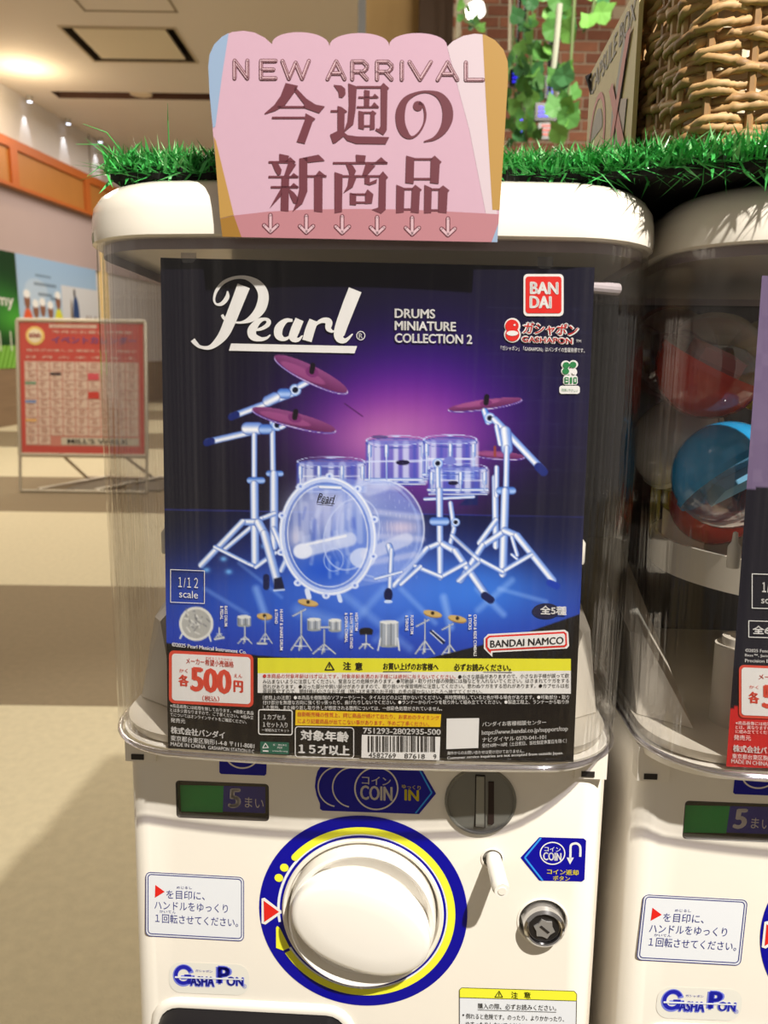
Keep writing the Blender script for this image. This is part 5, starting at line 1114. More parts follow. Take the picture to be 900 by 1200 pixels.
# price box
orr = mat('ink_orange', (214, 74, 56), .4); pw = mat('price_white', (228, 226, 222), .4)
pr = Ink().poly([(u, v+.05*(u-198)) for u, v in rrect(198, 762, 297, 824, 6)]).build('price_box', orr, po, POST, .0006, cut=16)
Ink().poly([(u, v+.05*(u-198)) for u, v in rrect(201.5, 765.5, 293.5, 820.5, 4)]).build('price_field', pw, pr, POST, .0008, cut=16)
L('メーカー希望小売価格', 218, 770.5, 274, 775, 7.5, orr, .001, par=pr, bold=.015); L('500', 223, 781, 271.5, 785, 29, orr, .001, par=pr, bold=.055); L('各', 209, 790, 221.5, 791, 14, orr, .001, par=pr, bold=.05); L('円', 273.5, 797, 285, 798, 14, orr, .001, par=pr, bold=.05)
L('かく', 210, 783.5, 220, 784, 4.5, orr, .001, par=pr, bold=.02); L('えん', 274, 789.5, 284, 790, 4.5, orr, .001, par=pr, bold=.02); L('（税込）', 237, 815, 257, 816, 6.5, orr, .001, par=pr, bold=.015); L('きぼうこうりかかく', 241, 769.5, 272, 772, 2.4, orr, .001, par=pr)
for i, t in enumerate(('※商品画像には処理を施しております。※画像と商品', 'とは多少異なりますので、ご了承ください。※組み立', 'てについてはオンラインサイトをご確認ください。')): L(t, 199.5, 824.5+i*5.2, 297-(8 if i == 2 else 0), 833.5+i*5.2, 4.4, bold=.006)
L('発売元', 200, 841, 217, 842.5, 5.5, bold=.005); L('株式会社バンダイ', 200, 851, 263.5, 857.5, 8.5, bold=.03); L('東京都台東区駒形1-4-8 〒111-8081', 200, 861.5, 298, 871, 6.5, bold=.0); L('MADE IN CHINA', 200, 869.5, 241, 873, 4.5, bold=.01); L('GASHAPON STATION Ⅱ C', 244, 873.5, 298, 878.5, 4.5, bold=.01)
# caution block
ybm = mat('poster_yellow', (226, 222, 52), .4); yb = Ink().quad((302, 771), (669, 772), (669, 786), (302, 789), 24).build('yellow_band', ybm, po, POST, .0006)
yv = lambda u: 776+(u-390)*.028
Ink().line([(381, 788-3), (386, 776), (391.5, 785), (381, 785)], 1.3).line([(386, 779), (386, 782)], 1.3).build('warning_mark', INKK, po, POST, .0009)
L('注', 402, 775.5, 411.5, 775.8, 9.5, INKK, .0009, bold=.03); L('意', 416, 776, 425, 776.2, 9.5, INKK, .0009, bold=.03); L('お買い上げのお客様へ', 449, 776.5, 514, 777.2, 8.5, INKK, .0009, bold=.02); L('必ずお読みください。', 532, 777.5, 599, 778.2, 8.5, INKK, .0009, bold=.02)
Ink().line([(449, 787), (600, 788)], .8, False).build('underline', INKK, po, POST, .0009)
Ink().quad((302, 789), (669, 786), (669, 813), (302, 812), 24).build('white_block', pw, po, POST, .0006)
rinf = mat('ink_red_small', (196, 50, 50), .4)
L('●本商品の対象年齢は15才以上です。対象年齢未満のお子様には絶対に与えないでください。', 308, 789.5, 534, 790.5, 5.2, rinf, .0009, bold=.01); L('●小さな部品がありますので、小さなお子様が誤って飲', 537, 790.5, 667, 789, 5.2, INKK, .0009, bold=.006)
L('み込まないように注意してください。窒息などの危険があります。●可動部・取り付け部の隙間には指などを入れないでください。はさまれてケガをする', 308, 796, 667, 795, 5.2, INKK, .0009, bold=.006)
L('恐れがあります。●尖った部分や鋭い部分がありますので、取り扱いや保管場所に注意してください。思わぬケガをする恐れがあります。●カプセルは包', 308, 802, 667, 801, 5.2, INKK, .0009, bold=.006)
L('装容器ですので、開封後は小さなお子様（特に3才未満のお子様）の手の届かないところへ捨ててください。', 308, 808-.8, 565, 808, 5.2, INKK, .0009, bold=.006)
L('〔使用上の注意〕●本商品を樹脂製のソファーやシート、タイルなどの上に置かないでください。長時間接触していると色が移る場合があります。●可動部分・取り', 308, 815, 667, 814.5, 5.0, bold=.008)
L('付け部分を無理な方向に強く引っ張ったり、曲げたりしないでください。●ランナーからパーツを取り外して組み立ててください。●製造工程上、ランナーから取り外', 308, 820.8, 667, 820, 5.0, bold=.008)
L('した箇所、また繰り返し取り外しが想定される箇所については、一部彩色処理がされていません。', 308, 826.5, 518, 828, 5.0, bold=.008)
Ink().quad((346.5, 832), (517, 837), (516, 852), (346, 850), 12).build('yellow_note', mat('poster_amber', (236, 196, 30), .4), po, POST, .0006)
L('自動販売機の性質上、同じ商品が続けて出たり、お求めのタイミング', 349, 834, 515, 838.5, 5.4, rinf, .0009, bold=.012); L('により記載商品が出てこない事があります。予めご了承ください。', 349, 842, 503, 845.8, 5.4, rinf, .0009, bold=.012)
Ink().rr_ring(302.5, 831, 343, 861, 3, 1.2, .02).build('box_line', INKW, po, POST, .0008); L('１カプセル', 308.5, 836.5, 335, 837.5, 6.5, bold=.02); L('１セット入り', 308, 845.5, 337, 846.5, 6.5, bold=.02); L('一部組み立てキット', 307, 853.5, 339, 854.5, 3.6, bold=.012)
Ink().rr_ring(345.5, 851, 415, 887.5, 4, 1.0, .02).build('box_line', INKW, po, POST, .0008); L('対象年齢', 352, 855, 409, 857.5, 12.5, bold=.045); L('１５才以上', 349.5, 871, 410, 873.5, 12.5, bold=.05)
Ink().rr(305, 869, 338.5, 883, .6, .03).build('green_label', mat('fsc_green', (30, 96, 76), .4), po, POST, .0006)
Ink().line([(308, 876), (311, 871), (314.5, 876), (308, 876.5)], .9).line([(308.5, 880), (314, 880.3)], 1.6).build('tree_mark', INKW, po, POST, .0009); L('MIX', 325, 875, 331, 875.2, 2.2); L('紙｜責任ある', 320, 871.5, 336, 872, 2.4); L('www.fsc.org', 319, 879, 337, 879.5, 2.4)
L('751293-2802935-500', 425.5, 852.8, 516.5, 854.5, 6.8, bold=.035)
Ink().quad((424, 861), (516, 863.5), (515, 891), (423.5, 888), 6).build('barcode_field', INKW, po, POST, .0006)
bc = Ink(); u = 431.; rbc = random.Random(11)
while u < 508: w = rbc.choice((.6, .6, 1.2, 1.9)); bc.quad((u, 862.5), (u+w, 862.5), (u+w, 881.5), (u, 881)); u += w+rbc.choice((.6, .8, 1.3, 1.9))
bc.build('barcode', INKK, po, POST, .0009)
L('4582769', 432, 882, 464, 883, 5.5, INKK, .0009, bold=.01); L('87618', 474, 883, 498, 883.7, 5.5, INKK, .0009, bold=.01); L('9', 508, 884, 511.5, 884, 5.5, INKK, .0009, bold=.01)
Ink().quad((523.5, 842), (561.5, 841.5), (560.5, 876.5), (523, 878), 3).build('white_square', INKW, po, POST, .0006)
L('バンダイお客様相談センター', 565, 846, 640, 843.5, 5.6, bold=.02); L('https://www.bandai.co.jp/support/top', 564.5, 856, 665.5, 851, 6.8, bold=.02); L('ナビダイヤル 0570-041-101', 565, 864, 640, 860.5, 5.8, bold=.02); L('受付10時〜16時（土日祝日、当社指定休業日を除く）', 565, 871.5, 664, 865.5, 5, bold=.006)
L('海外からのお問い合わせは受け付けておりません。', 524, 880.5, 614, 878, 4.2, bold=.004); L('Customer service inquiries are not accepted from outside Japan.', 524, 886.5, 660, 880.5, 4.4, bold=.025)

# ---- second machine's poster, only its left edge shows
PS2 = dxs(PITCH, POST_Y); po2 = Root('display_poster', off=(0, -.04, .0395), dx=PITCH); tag(po2.e, 'black and violet poster at the right edge, red lower corner', 'poster')
cv2 = Canvas(860, 340, 960, 930, 1.)
cv2.im[:] = (26, 24, 34); rv = np.random.RandomState(2); n_ = np.kron(rv.rand(40, 10), np.ones((15, 11)))[:cv2.h, :cv2.w]
nn = np.zeros((cv2.h, cv2.w)); nn[:n_.shape[0], :n_.shape[1]] = n_
cv2.blend(((cv2.Y < 572)).astype(float), (112, 96, 128)); cv2.blend((cv2.Y < 572)*nn*.25, (150, 134, 160)); cv2.blend(((cv2.Y > 828)).astype(float), (196, 40, 42))
U_, V_ = np.meshgrid(np.linspace(0, 1, 60), np.linspace(0, 1, 200)); lft = 893+(851-893)*V_; uu = lft+(960-lft)*U_; vv = 322+(899-322)*V_+.04*(uu-870)
xi = np.clip(uu-860, 0, cv2.w-1).astype(int); yi = np.clip(vv-340, 0, cv2.h-1).astype(int)
painted('printed_sheet', np.stack([uu, vv], -1), cv2.im[yi, xi], PS2, po2, print_mat('poster_print', .3))
def L2(t, u0, v0, u1, v1, h, m=None, e=.0008, **k): return lettering(t, u0, v0, u1, v1, h, m or INKW, po2, PS2, e, **k)
Ink().rr_ring(881, 672, 922, 713, .4, .9, .03).build('box_line', INKW, po2, PS2, .0008); L2('１/１２', 893, 682, 916, 683, 12, bold=.02); L2('scale', 892, 699, 914, 700, 8, bold=.02)
Ink().rr_ring(877, 727, 925, 747, .4, .9, .03).build('box_line', INKW, po2, PS2, .0008); L2('全6種', 882, 733, 916, 734, 10, bold=.035)
L2('©2025 Fender', 873.5, 760, 906, 761, 4, bold=.02); L2('Bass™, Jazz', 873, 766, 900, 767, 4, bold=.02); L2('Precision Bass', 873, 772, 909, 773, 4, bold=.02)
pr2 = Ink().rr(866, 779, 965, 841, 6, .04).build('price_box', orr, po2, PS2, .0006, cut=16) if True else None
Ink().rr(869, 782, 962, 838, 4, .04).build('price_field', pw, pr2, PS2, .0008, cut=16)
L2('メーカー', 889, 790, 918, 791, 6, orr, .001, bold=.02); L2('各', 877, 810, 890, 811, 14, orr, .001, bold=.05); L2('500', 893, 802, 940, 804, 28, orr, .001, bold=.055); L2('かく', 878, 803, 889, 803.5, 4, orr, .001)
for i, t in enumerate(('※商品画像には処理を', 'とは、異なりますので', 'に組み立ててください')): L2(t, 862, 845+i*5, 908, 846.5+i*5, 4.2, bold=.005)
L2('発売元', 860, 861, 880, 862, 6, bold=.0); L2('株式会社バンダイ', 859, 872.5, 922, 877, 8.5, bold=.03); L2('東京都台東区駒形', 858, 883, 906, 886, 6); L2('MADE IN CHINA', 857, 889.5, 900, 893, 4.8, bold=.015)

# ================================================================== pink sign
SY = -.0575
SG = Surf(MM, MO, lambda x: SY+0*x)
sg = Root('scalloped_sign', off=(0, SY, .31)); tag(sg.e, 'pink scalloped new arrival sign on the lid of the middle machine', 'sign')
def S2(u, v): return (230+u/2.368, 20+v/2.368)
def bump(a, b, h):       # arc from valley a to valley b, rising to height h
    (u0, v0), (u1, v1) = a, b; c = ((u0+u1)/2, (v0+v1)/2); r = abs(u1-u0)/2; pts = []
    for i in range(1, 14): t = pi*i/14; pts.append((c[0]-r*cos(t), v0+(v1-v0)*i/14-h*sin(t)**.9)); 
    return pts
vl = [(318.7, 51.7), (386, 54.6), (456, 53.8), (524, 54.6)]
outline = [(260.5, 277.6), (245.5, 110), (244, 78), (245.5, 64), (251, 52), (260, 43), (272, 37.5), (285, 36), (298, 38), (310, 44), (318.7, 51.7)]
for a, b in zip(vl[:-1], vl[1:]): outline += bump(a, b, 15.5)+[b]
outline += [(531, 48), (543, 42), (556, 39.5), (568, 40.5), (580, 47), (590, 58), (595, 72), (595.5, 90), (590, 180), (582.8, 284)]
card = Ink().poly(outline); P = SG.P(outline); n = len(P)
cardm = mat('sign_card', (184, 151, 168), .35, noise=.02, nscale=200)
plate([(p[0], p[2]) for p in P], SY, SY+.0006, 'card', cardm, sg)
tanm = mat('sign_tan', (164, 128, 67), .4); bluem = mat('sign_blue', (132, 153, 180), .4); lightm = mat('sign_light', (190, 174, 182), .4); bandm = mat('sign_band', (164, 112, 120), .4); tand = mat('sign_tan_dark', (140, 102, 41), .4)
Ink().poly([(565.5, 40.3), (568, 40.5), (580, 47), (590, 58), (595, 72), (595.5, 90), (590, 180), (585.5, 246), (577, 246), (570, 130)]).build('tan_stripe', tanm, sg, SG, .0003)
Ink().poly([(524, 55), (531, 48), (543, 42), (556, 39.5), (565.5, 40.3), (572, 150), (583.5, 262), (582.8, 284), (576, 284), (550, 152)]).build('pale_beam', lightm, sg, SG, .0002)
Ink().poly([(244, 78), (245.5, 64), (251, 52), (260, 43), (268, 38.6), (260, 90), (252.5, 148), (249.5, 150), (245.5, 110)]).build('blue_wedge', bluem, sg, SG, .0003)
Ink().poly([(250.5, 160), (253, 165), (274, 252), (257.9, 256)]).build('tan_wedge', tanm, sg, SG, .0003)
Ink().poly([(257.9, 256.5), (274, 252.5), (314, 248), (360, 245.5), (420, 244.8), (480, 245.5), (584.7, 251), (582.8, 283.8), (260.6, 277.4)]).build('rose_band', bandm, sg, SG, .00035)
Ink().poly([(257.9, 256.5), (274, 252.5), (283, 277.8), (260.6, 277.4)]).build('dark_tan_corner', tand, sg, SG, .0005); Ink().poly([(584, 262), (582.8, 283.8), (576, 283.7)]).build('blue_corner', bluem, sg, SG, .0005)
mar = mat('ink_maroon', (96, 46, 56), .45); marl = mat('ink_rose_light', (188, 156, 164), .45)
# monoline outlined capitals
GL_ = {'N': [[(0, 1), (0, 0), (1, 1), (1, 0)]], 'E': [[(1, 0), (0, 0), (0, 1), (1, 1)], [(0, .5), (.85, .5)]], 'W': [[(0, 0), (.25, 1), (.5, .1), (.75, 1), (1, 0)]], 'A': [[(0, 1), (.5, 0), (1, 1)], [(.2, .68), (.8, .68)]],
       'R': [[(0, 1), (0, 0), (.75, 0), (1, .2), (1, .38), (.75, .58), (0, .58)], [(.55, .58), (1, 1)]], 'I': [[(.5, 0), (.5, 1)]], 'V': [[(0, 0), (.5, 1), (1, 0)]], 'L': [[(0, 0), (0, 1), (1, 1)]]}
def outlined(chars, y0f, h, parent):
    a = Ink(); b = Ink()
    for ch, u0_, u1_ in chars:
        for st in GL_[ch]:
            pts = [(u0_+(u1_-u0_)*x, y0f(u0_)+h*y) for x, y in st]; a.line(pts, 4.8); b.line(pts, 3.0)
            c_ = [(x+.5, y+.7) for x, y in pts]
            b2.line(pts, .9)
    a.build('outline_letters', mar, parent, SG, .0007); b.build('letter_fill', marl, parent, SG, .0009)
b2 = Ink()
chars = [('N', 275, 290), ('E', 306, 323), ('W', 331, 362), ('A', 384, 404), ('R', 413, 430), ('R', 442, 459), ('I', 468, 474), ('V', 480, 505), ('A', 513, 536), ('L', 546, 566)]
outlined(chars, lambda u: 71+(u-275)*.008, 20.5, sg)
b2.xf(lambda u, v: (u+.6, v+.5)).build('letter_core_line', mar, sg, SG, .0011)
def K(polys, name='lettering'):
    k = Ink()
    for p in polys:
        if isinstance(p, tuple): k.rect(300+p[0]/3.75, 75+p[1]/3.75-.5, 300+p[2]/3.75, 75+p[3]/3.75+.9, 0)
        else: k.poly([(300+a/3.75, 75+b/3.75) for a, b in p])
    return k.build(name, mar, sg, SG, .0007)
K([[(130, 83), (185, 95), (178, 112), (128, 180), (85, 205), (40, 220), (37, 217), (80, 180), (108, 140)], [(172, 100), (222, 152), (262, 178), (303, 186), (278, 216), (205, 190), (213, 178), (166, 116)], (95, 186, 215, 190), (70, 233, 215, 237), [(218, 216), (262, 240), (250, 252), (215, 350), (178, 342), (214, 246)]])
K([[(340, 91), (375, 94), (392, 108), (394, 132), (380, 148), (365, 145), (362, 122)], (328, 204, 362, 208), [(358, 184), (375, 188), (402, 208), (390, 216), (388, 300), (402, 312), (445, 318), (545, 320), (586, 321), (570, 352), (440, 350), (400, 336), (385, 318), (350, 346), (338, 349), (325, 310), (358, 294)],
   [(405, 84), (443, 98), (438, 200), (428, 265), (384, 302), (402, 250), (408, 180)], (443, 98, 550, 103), [(548, 96), (560, 82), (586, 106), (578, 114), (575, 290), (560, 312), (524, 291), (528, 282), (540, 285), (548, 270)],
   [(475, 113), (500, 117), (498, 188), (475, 188)], (450, 144, 535, 147), [(508, 147), (522, 130), (542, 148)], (443, 187, 540, 190), [(503, 189), (520, 167), (542, 190)], [(450, 205), (475, 210), (475, 288), (450, 282)], [(503, 212), (512, 203), (530, 216), (522, 224), (522, 286), (500, 290)], (475, 211, 505, 214), (475, 270, 500, 273)])
no = Ink().ell(300+712/3.75, 75+184/3.75, 5.8, 5.8)
no.brush([(300+a/3.75, 75+b/3.75, w/3.75) for a, b, w in [(716, 170, 18), (735, 182, 10), (744, 220, 11), (738, 262, 9), (715, 302, 9), (684, 322, 12), (655, 305, 34), (636, 262, 40), (636, 205, 40), (660, 155, 26), (710, 127, 12), (760, 122, 12), (808, 140, 30), (838, 185, 44), (842, 240, 46), (822, 290, 34), (785, 326, 16), (738, 341, 5)]]).build('lettering', mar, sg, SG, .0007)
K([[(102, 394), (146, 403), (140, 430), (102, 428)], (55, 428, 172, 432), [(128, 431), (150, 408), (176, 432)], [(68, 432), (98, 438), (113, 465), (109, 485), (95, 488), (84, 470)], [(142, 432), (177, 441), (142, 494), (122, 494)], (55, 493, 186, 497), [(148, 497), (165, 478), (190, 497)], [(112, 498), (146, 504), (143, 648), (108, 645)], (65, 538, 186, 542), [(148, 541), (165, 522), (190, 542)],
   [(112, 542), (114, 575), (60, 634), (84, 590)], [(142, 545), (168, 565), (187, 590), (180, 616), (164, 610), (150, 580)], [(190, 415), (226, 408), (226, 560), (205, 612), (160, 650), (178, 605), (190, 550)], [(205, 412), (275, 398), (303, 425), (225, 433)], (225, 490, 310, 494), [(258, 493), (278, 468), (312, 494)], [(255, 494), (293, 500), (292, 652), (255, 648)]])
K([[(438, 398), (483, 402), (478, 436), (440, 434)], (338, 432, 578, 436), [(518, 436), (550, 409), (580, 436)], [(394, 438), (425, 445), (440, 470), (431, 490), (412, 488), (405, 465)], [(482, 438), (526, 446), (484, 494), (465, 492)], [(345, 474), (381, 486), (378, 650), (345, 656)], (380, 490, 545, 494), [(541, 490), (558, 471), (581, 498), (572, 506), (570, 640), (550, 658), (508, 640), (538, 630)],
   [(408, 495), (442, 500), (426, 540), (384, 567), (402, 535)], [(477, 495), (501, 496), (500, 520), (532, 505), (530, 522), (500, 532), (477, 526)], [(412, 565), (441, 572), (440, 620), (412, 618)], [(479, 568), (490, 550), (516, 572), (510, 612), (480, 614)], (415, 570, 485, 573), (440, 606, 480, 609)])
K([[(660, 402), (696, 412), (693, 526), (656, 522)], [(768, 416), (785, 402), (816, 430), (808, 438), (803, 526), (765, 522)], (695, 415, 775, 419), (692, 502, 768, 506), [(617, 530), (653, 545), (650, 652), (615, 656)], [(685, 546), (700, 530), (729, 552), (721, 560), (716, 656), (680, 652)], (650, 546, 690, 550), (650, 636, 682, 640), [(740, 530), (773, 545), (770, 655), (738, 656)], [(802, 549), (822, 533), (851, 555), (843, 562), (838, 656), (800, 652)], (770, 548, 808, 552), (770, 640, 802, 644)])
ar = Ink(); ar2 = Ink()
for u, v in ((317, 250), (359, 251), (401, 251.5), (442, 252.5), (483, 253), (525, 254)):
    for k_, w in ((ar, 5.2), (ar2, 3.0)): k_.line([(u, v+2), (u, v+20)], w).line([(u-7.5, v+14), (u, v+21.5), (u+8, v+14)], w)
ar.build('down_arrows', mar, sg, SG, .0007); ar2.build('arrow_fill', marl, sg, SG, .0009)

# ================================================================== turf on the lids
TZ = LZ1+.0005
tf = Root('artificial_turf', off=(-.14, 0, TZ)); tag(tf.e, 'strip of bright green artificial turf lying along the machine tops', 'turf')
TX0, TX1, TY0, TY1 = -.138, .80, -.024, .455
TYF = lambda x: -.024-.030*np.clip((x-.10)/.10, 0, 1)
black = mat('turf_backing', (26, 24, 24), .8)
mb = MB(); N_ = 240; vs = []; 
for i in range(N_+1):
    x = TX0+(TX1-TX0)*i/N_; w = .0012*sin(i*2.3)+.001*sin(i*.9)+.003*(1 if i > 0 else 0); y = TYF(x)+.002*sin(i*1.7)
    z0 = TZ; vs += [(x, y, z0+.0005+abs(w)*.2), (x, y-.002, z0+.0050+w*.6), (x, TY1, z0+.0050), (x, TY1, z0+.0005)]
mb.add(vs, [(4*i+k, 4*i+(k+1) % 4, 4*i+4+(k+1) % 4, 4*i+4+k) for i in range(N_) for k in range(4)]+[(0, 1, 2, 3), tuple(4*N_+k for k in (3, 2, 1, 0))]).build('turf_backing', black, tf)
def blades(n, xr, yr, z, hl, seed, wd=.0009, tilt=.6):
    R = np.random.RandomState(seed); x = R.uniform(xr[0], xr[1], n); y = R.uniform(yr[0], yr[1], n)+(TYF(x)-TY0)*(yr[0] < .0); L_ = R.uniform(hl[0], hl[1], n)
    a = R.uniform(0, 2*pi, n); t = np.abs(R.normal(.45, .35, n))*tilt*1.6; d = np.stack([np.cos(a)*np.sin(t), np.sin(a)*np.sin(t), np.cos(t)], 1)
    b = R.uniform(0, 2*pi, n); s = np.stack([np.cos(b), np.sin(b), 0*b], 1)*(wd*R.uniform(.6, 1.3, n))[:, None]; base = np.stack([x, y, np.full(n, z)], 1)
    droop = np.stack([np.cos(a), np.sin(a), -.4+0*a], 1)*(L_*R.uniform(0, .5, n))[:, None]
    p1 = base+d*(L_*.5)[:, None]; p2 = base+d*L_[:, None]+droop
    V = np.stack([base-s, base+s, p1-s*.9, p1+s*.9, p2], 1).reshape(-1, 3); i = np.arange(n)*5
    F = [f for k in i.tolist() for f in ((k, k+1, k+3, k+2), (k+2, k+3, k+4))]; return V, F
gms = [mat('blade_green', (72, 172, 84), .28, noise=.5, nscale=120), mat('blade_deep', (40, 124, 60), .3, noise=.4, nscale=100), mat('blade_light', (158, 216, 150), .2)]
for gi, (n, gm__, hl) in enumerate(((17000, gms[0], (.009, .020)), (12000, gms[1], (.008, .017)), (3600, gms[2], (.010, .023)))):
    V1, F1 = blades(n, (TX0+.001, .50), (TY0-.001, TY0+.055), TZ+.004, hl, 10+gi)
    V2, F2 = blades(n//3, (TX0+.001, .78), (TY0+.055, TY1-.02), TZ+.004, hl, 20+gi)
    V = np.concatenate([V1, V2]); F = F1+[tuple(i+len(V1) for i in f) for f in F2]
    o = obj('grass_blades', V, F, gm__, tf); tag(o, kind='stuff')
V1, F1 = blades(4200, (TX0-.002, .50), (TY0-.004, TY0+.006), TZ+.004, (.008, .019), 33, tilt=1.3); tag(obj('grass_blades', V1, F1, gms[0], tf), kind='stuff')
sb = MB()
for x0, y0, dx_, dz_ in ((-.130, -.02, -.022, .006), (-.128, -.02, -.020, .016), (-.107, -.02, .004, .026), (-.08, -.02, .004, .024), (.11, -.03, .02, -.022), (-.133, -.02, -.014, -.010)):
    sb.tube([(x0, y0, TZ+.010), (x0+dx_*.5, y0-.008, TZ+.014+dz_*.6), (x0+dx_, y0-.014, TZ+.010+dz_)], [.0004, .0003, .0001], 5)
tag(sb.build('stray_blades', gms[0], tf), kind='stuff')

# ================================================================== wicker basket and its hanging sign
BKX, BKY0, BKY1, BKW, BKH = .180, .022, .185, .30, .135
bz = TZ+.012
bk = Root('wicker_basket', off=(BKX, BKY0, bz)); tag(bk.e, 'rectangular brown wicker basket standing on the turf, top right', 'basket')
wick = [mat('wicker_a', (172, 136, 88), .6, noise=.35, nscale=160), mat('wicker_b', (150, 114, 72), .6, noise=.35, nscale=160), mat('wicker_c', (188, 152, 104), .6, noise=.3, nscale=160)]
def rpath(ins, n):
    """points and outward normals round the basket's rounded plan"""
    x0, x1, y0, y1, r = BKX+ins, BKX+BKW-ins, BKY0+ins, BKY1-ins, .022; seg_ = []; tot = 2*(x1-x0+y1-y0-4*r)+2*pi*r; out = []
    for k in range(n):
        s = tot*k/n
        for (kind, L_, p, a) in (('l', x1-x0-2*r, (x0+r, y0), 0), ('c', pi*r/2, (x1-r, y0+r), -pi/2), ('l', y1-y0-2*r, (x1, y0+r), pi/2), ('c', pi*r/2, (x1-r, y1-r), 0), ('l', x1-x0-2*r, (x1-r, y1), pi), ('c', pi*r/2, (x0+r, y1-r), pi/2), ('l', y1-y0-2*r, (x0, y1-r), -pi/2), ('c', pi*r/2, (x0+r, y0+r), pi)):
            if s <= L_+1e-9:
                if kind == 'l': out.append((p[0]+cos(a)*s, p[1]+sin(a)*s, cos(a-pi/2), sin(a-pi/2)))
                else: t = a+s/r; out.append((p[0]+r*cos(t), p[1]+r*sin(t), cos(t), sin(t)))
                break
            s -= L_
    return out, tot
NP = 340; path, tot = rpath(.0, NP); stakes = 40
rows_ = 29; pz = BKH/rows_
rw = random.Random(4)
for r in range(rows_):
    pts = []; ph = pi*(r//2 % 2) ; j = rw.uniform(-.3, .3)
    V = []; Fc = []; nn_ = 6
    for k, (x, y, nx, ny) in enumerate(path):
        s = k/NP*stakes*pi; a = .0030*sin(s+ph+j*.3)+.0008*sin(k*.9+r); zz = bz+pz*(r+.5)+.0016*sin(s*.5+r*1.7)+.0011*sin(k*.37+r*2.1)
        rad = pz*.58*(1+.18*sin(k*1.3+r)); c = (x+nx*a, y+ny*a)
        for q in range(nn_):
            t = 2*pi*q/nn_+k*.35; V.append((c[0]+nx*rad*.8*cos(t), c[1]+ny*rad*.8*cos(t), zz+rad*sin(t)))
    for k in range(NP):
        for q in range(nn_): Fc.append((k*nn_+q, k*nn_+(q+1) % nn_, ((k+1) % NP)*nn_+(q+1) % nn_, ((k+1) % NP)*nn_+q))
    obj('woven_strand', V, Fc, wick[[0, 1, 0, 2][r % 4]], bk, True)
for k in range(stakes):
    x, y, nx, ny = path[int((k+.5)/stakes*NP) % NP]; MB().tube([(x, y, bz), (x, y, bz+BKH)], .0024, 6).build('stake', wick[2 if k % 3 else 1], bk)
MB().tube([(x, y, bz+BKH+.004) for x, y, _, _ in path[::6]]+[(path[0][0], path[0][1], bz+BKH+.004)], .0085, 10, False).build('rim', wick[0], bk, True)
lp, _ = rpath(.010, 60)
loft([([(x, y) for x, y, _, _ in lp], bz+.001), ([(x, y) for x, y, _, _ in lp], bz+BKH-.01)], True, False).build('liner', mat('basket_liner', (236, 222, 190), .8), bk)
# hanging recycle-box notice on the left face
sx_ = BKX-.013
HS = Surf(MM@np.array([[0, -1, 0], [1, 0, 0], [0, 0, 1]]).T, MO+MM@[sx_, 0, 0])   # local frame: x' toward viewer? handled by direct projection
def on_left(u, v, x=sx_):
    d = (FW*F_PX+RT*(u-450)-UP*(v-600))@MM; c = (CP-MO)@MM; t = (x-c[0])/d[0]; return c+d*t
TLc, TRc, BRc, BLc = on_left(699, -20), on_left(752, -60), on_left(740, 170), on_left(686, 160)
y_near = (TRc[1]+BRc[1])/2; y_far = (BLc[1]+TLc[1])/2; 
hsR = Root('hanging_notice', off=(sx_, y_near, bz+.004)); tag(hsR.e, 'yellowed capsule collection notice hung on the left side of the basket', 'sign')
zt2 = bz+BKH+.03
y_near = max(y_near, BKY0+.01)
MB().box((sx_, y_near, bz+.004), (sx_+.003, y_far, bz+BKH+.01)).build('board', mat('notice_board', (206, 190, 134), .55, noise=.08, nscale=30), hsR)
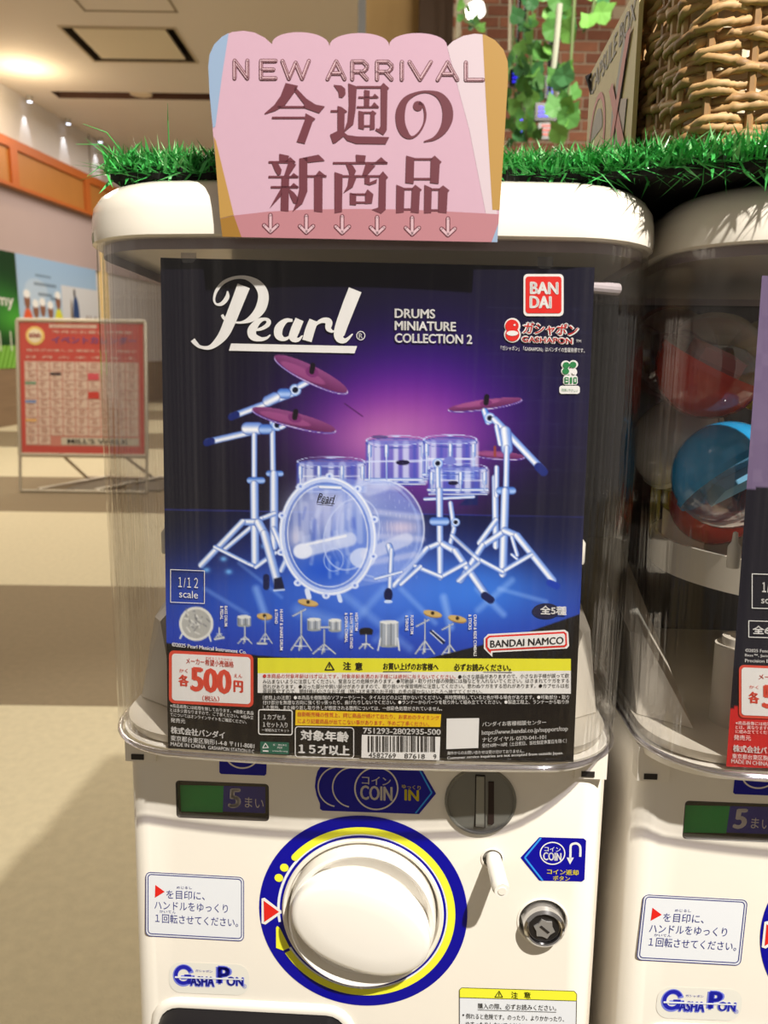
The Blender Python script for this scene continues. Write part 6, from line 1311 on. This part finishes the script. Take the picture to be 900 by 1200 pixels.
def nb(name, pts, m, k=1):
    pts = [(a, .15+b*1.05) for a, b in pts]     # pts (s, t): s 0..1 from far to near, t 0..1 upward
    q = [(sx_-.0004*k, y_far+(y_near-y_far)*s, bz+.004+(BKH+.006)*t) for s, t in pts]; return obj(name, q, [tuple(range(len(q)))], m, hsR)
def nring(cs, ct, rs2, rt, w, name, m, k):
    ct = .15+ct*1.05
    q = []; n = 40
    for i in range(n): a = 2*pi*i/n; q += [(cs+rs2*cos(a), ct+rt*sin(a)), (cs+(rs2-w)*cos(a), ct+(rt-w*.8)*sin(a))]
    pts = [(sx_-.0004*k, y_far+(y_near-y_far)*s, bz+.004+(BKH+.006)*t) for s, t in q]; obj(name, pts, [(2*i, 2*i+1, (2*i+3) % (2*n), (2*i+2) % (2*n)) for i in range(n)], m, hsR)
nred = mat('notice_red', (186, 62, 46), .5); ngrey = mat('notice_grey', (120, 116, 104), .5); nyel = mat('notice_yellow', (206, 164, 40), .5)
nring(.27, .36, .20, .26, .04, 'red_ring', nred, 1)
nb('grey_half', [(.27+.13*cos(a), .40+.13*sin(a)) for a in np.linspace(0, pi, 14)], ngrey); nb('yellow_half', [(.25+.13*cos(a), .32+.16*sin(a)) for a in np.linspace(pi, 2*pi, 14)], nyel, 2)
nb('bottle_picture', [(.60, .2), (.72, .2), (.82, .5), (.82, .62), (.76, .70), (.72, .62), (.60, .40)], ngrey); nb('bag_picture', [(.66, .12), (.86, .14), (.9, .36), (.78, .40), (.66, .30)], mat('notice_grey2', (150, 130, 116), .5), 2)
nb('red_cross', [(.54, .52), (.60, .54), (.92, .16), (.86, .12)], nred, 3); nb('red_cross', [(.84, .66), (.92, .66), (.60, .08), (.54, .08)], nred, 4)
g, f_ = glyphs('CAPSULE BOX', .01, 3); obj('lettering', [(sx_-.0006, y_far+(y_near-y_far)*(.06+.9*a), bz+.004+(BKH+.006)*(.85+.11*b)) for a, b in g], f_, mat('notice_ink', (84, 80, 66), .5), hsR)
MB().tube([(sx_+.001, y_far-.01, bz+BKH-.008), (sx_-.003, y_far-.005, bz+BKH+.006), (sx_+.012, y_far-.004, bz+BKH+.014)], .0022, 8).build('wire_tie', INKK, hsR)
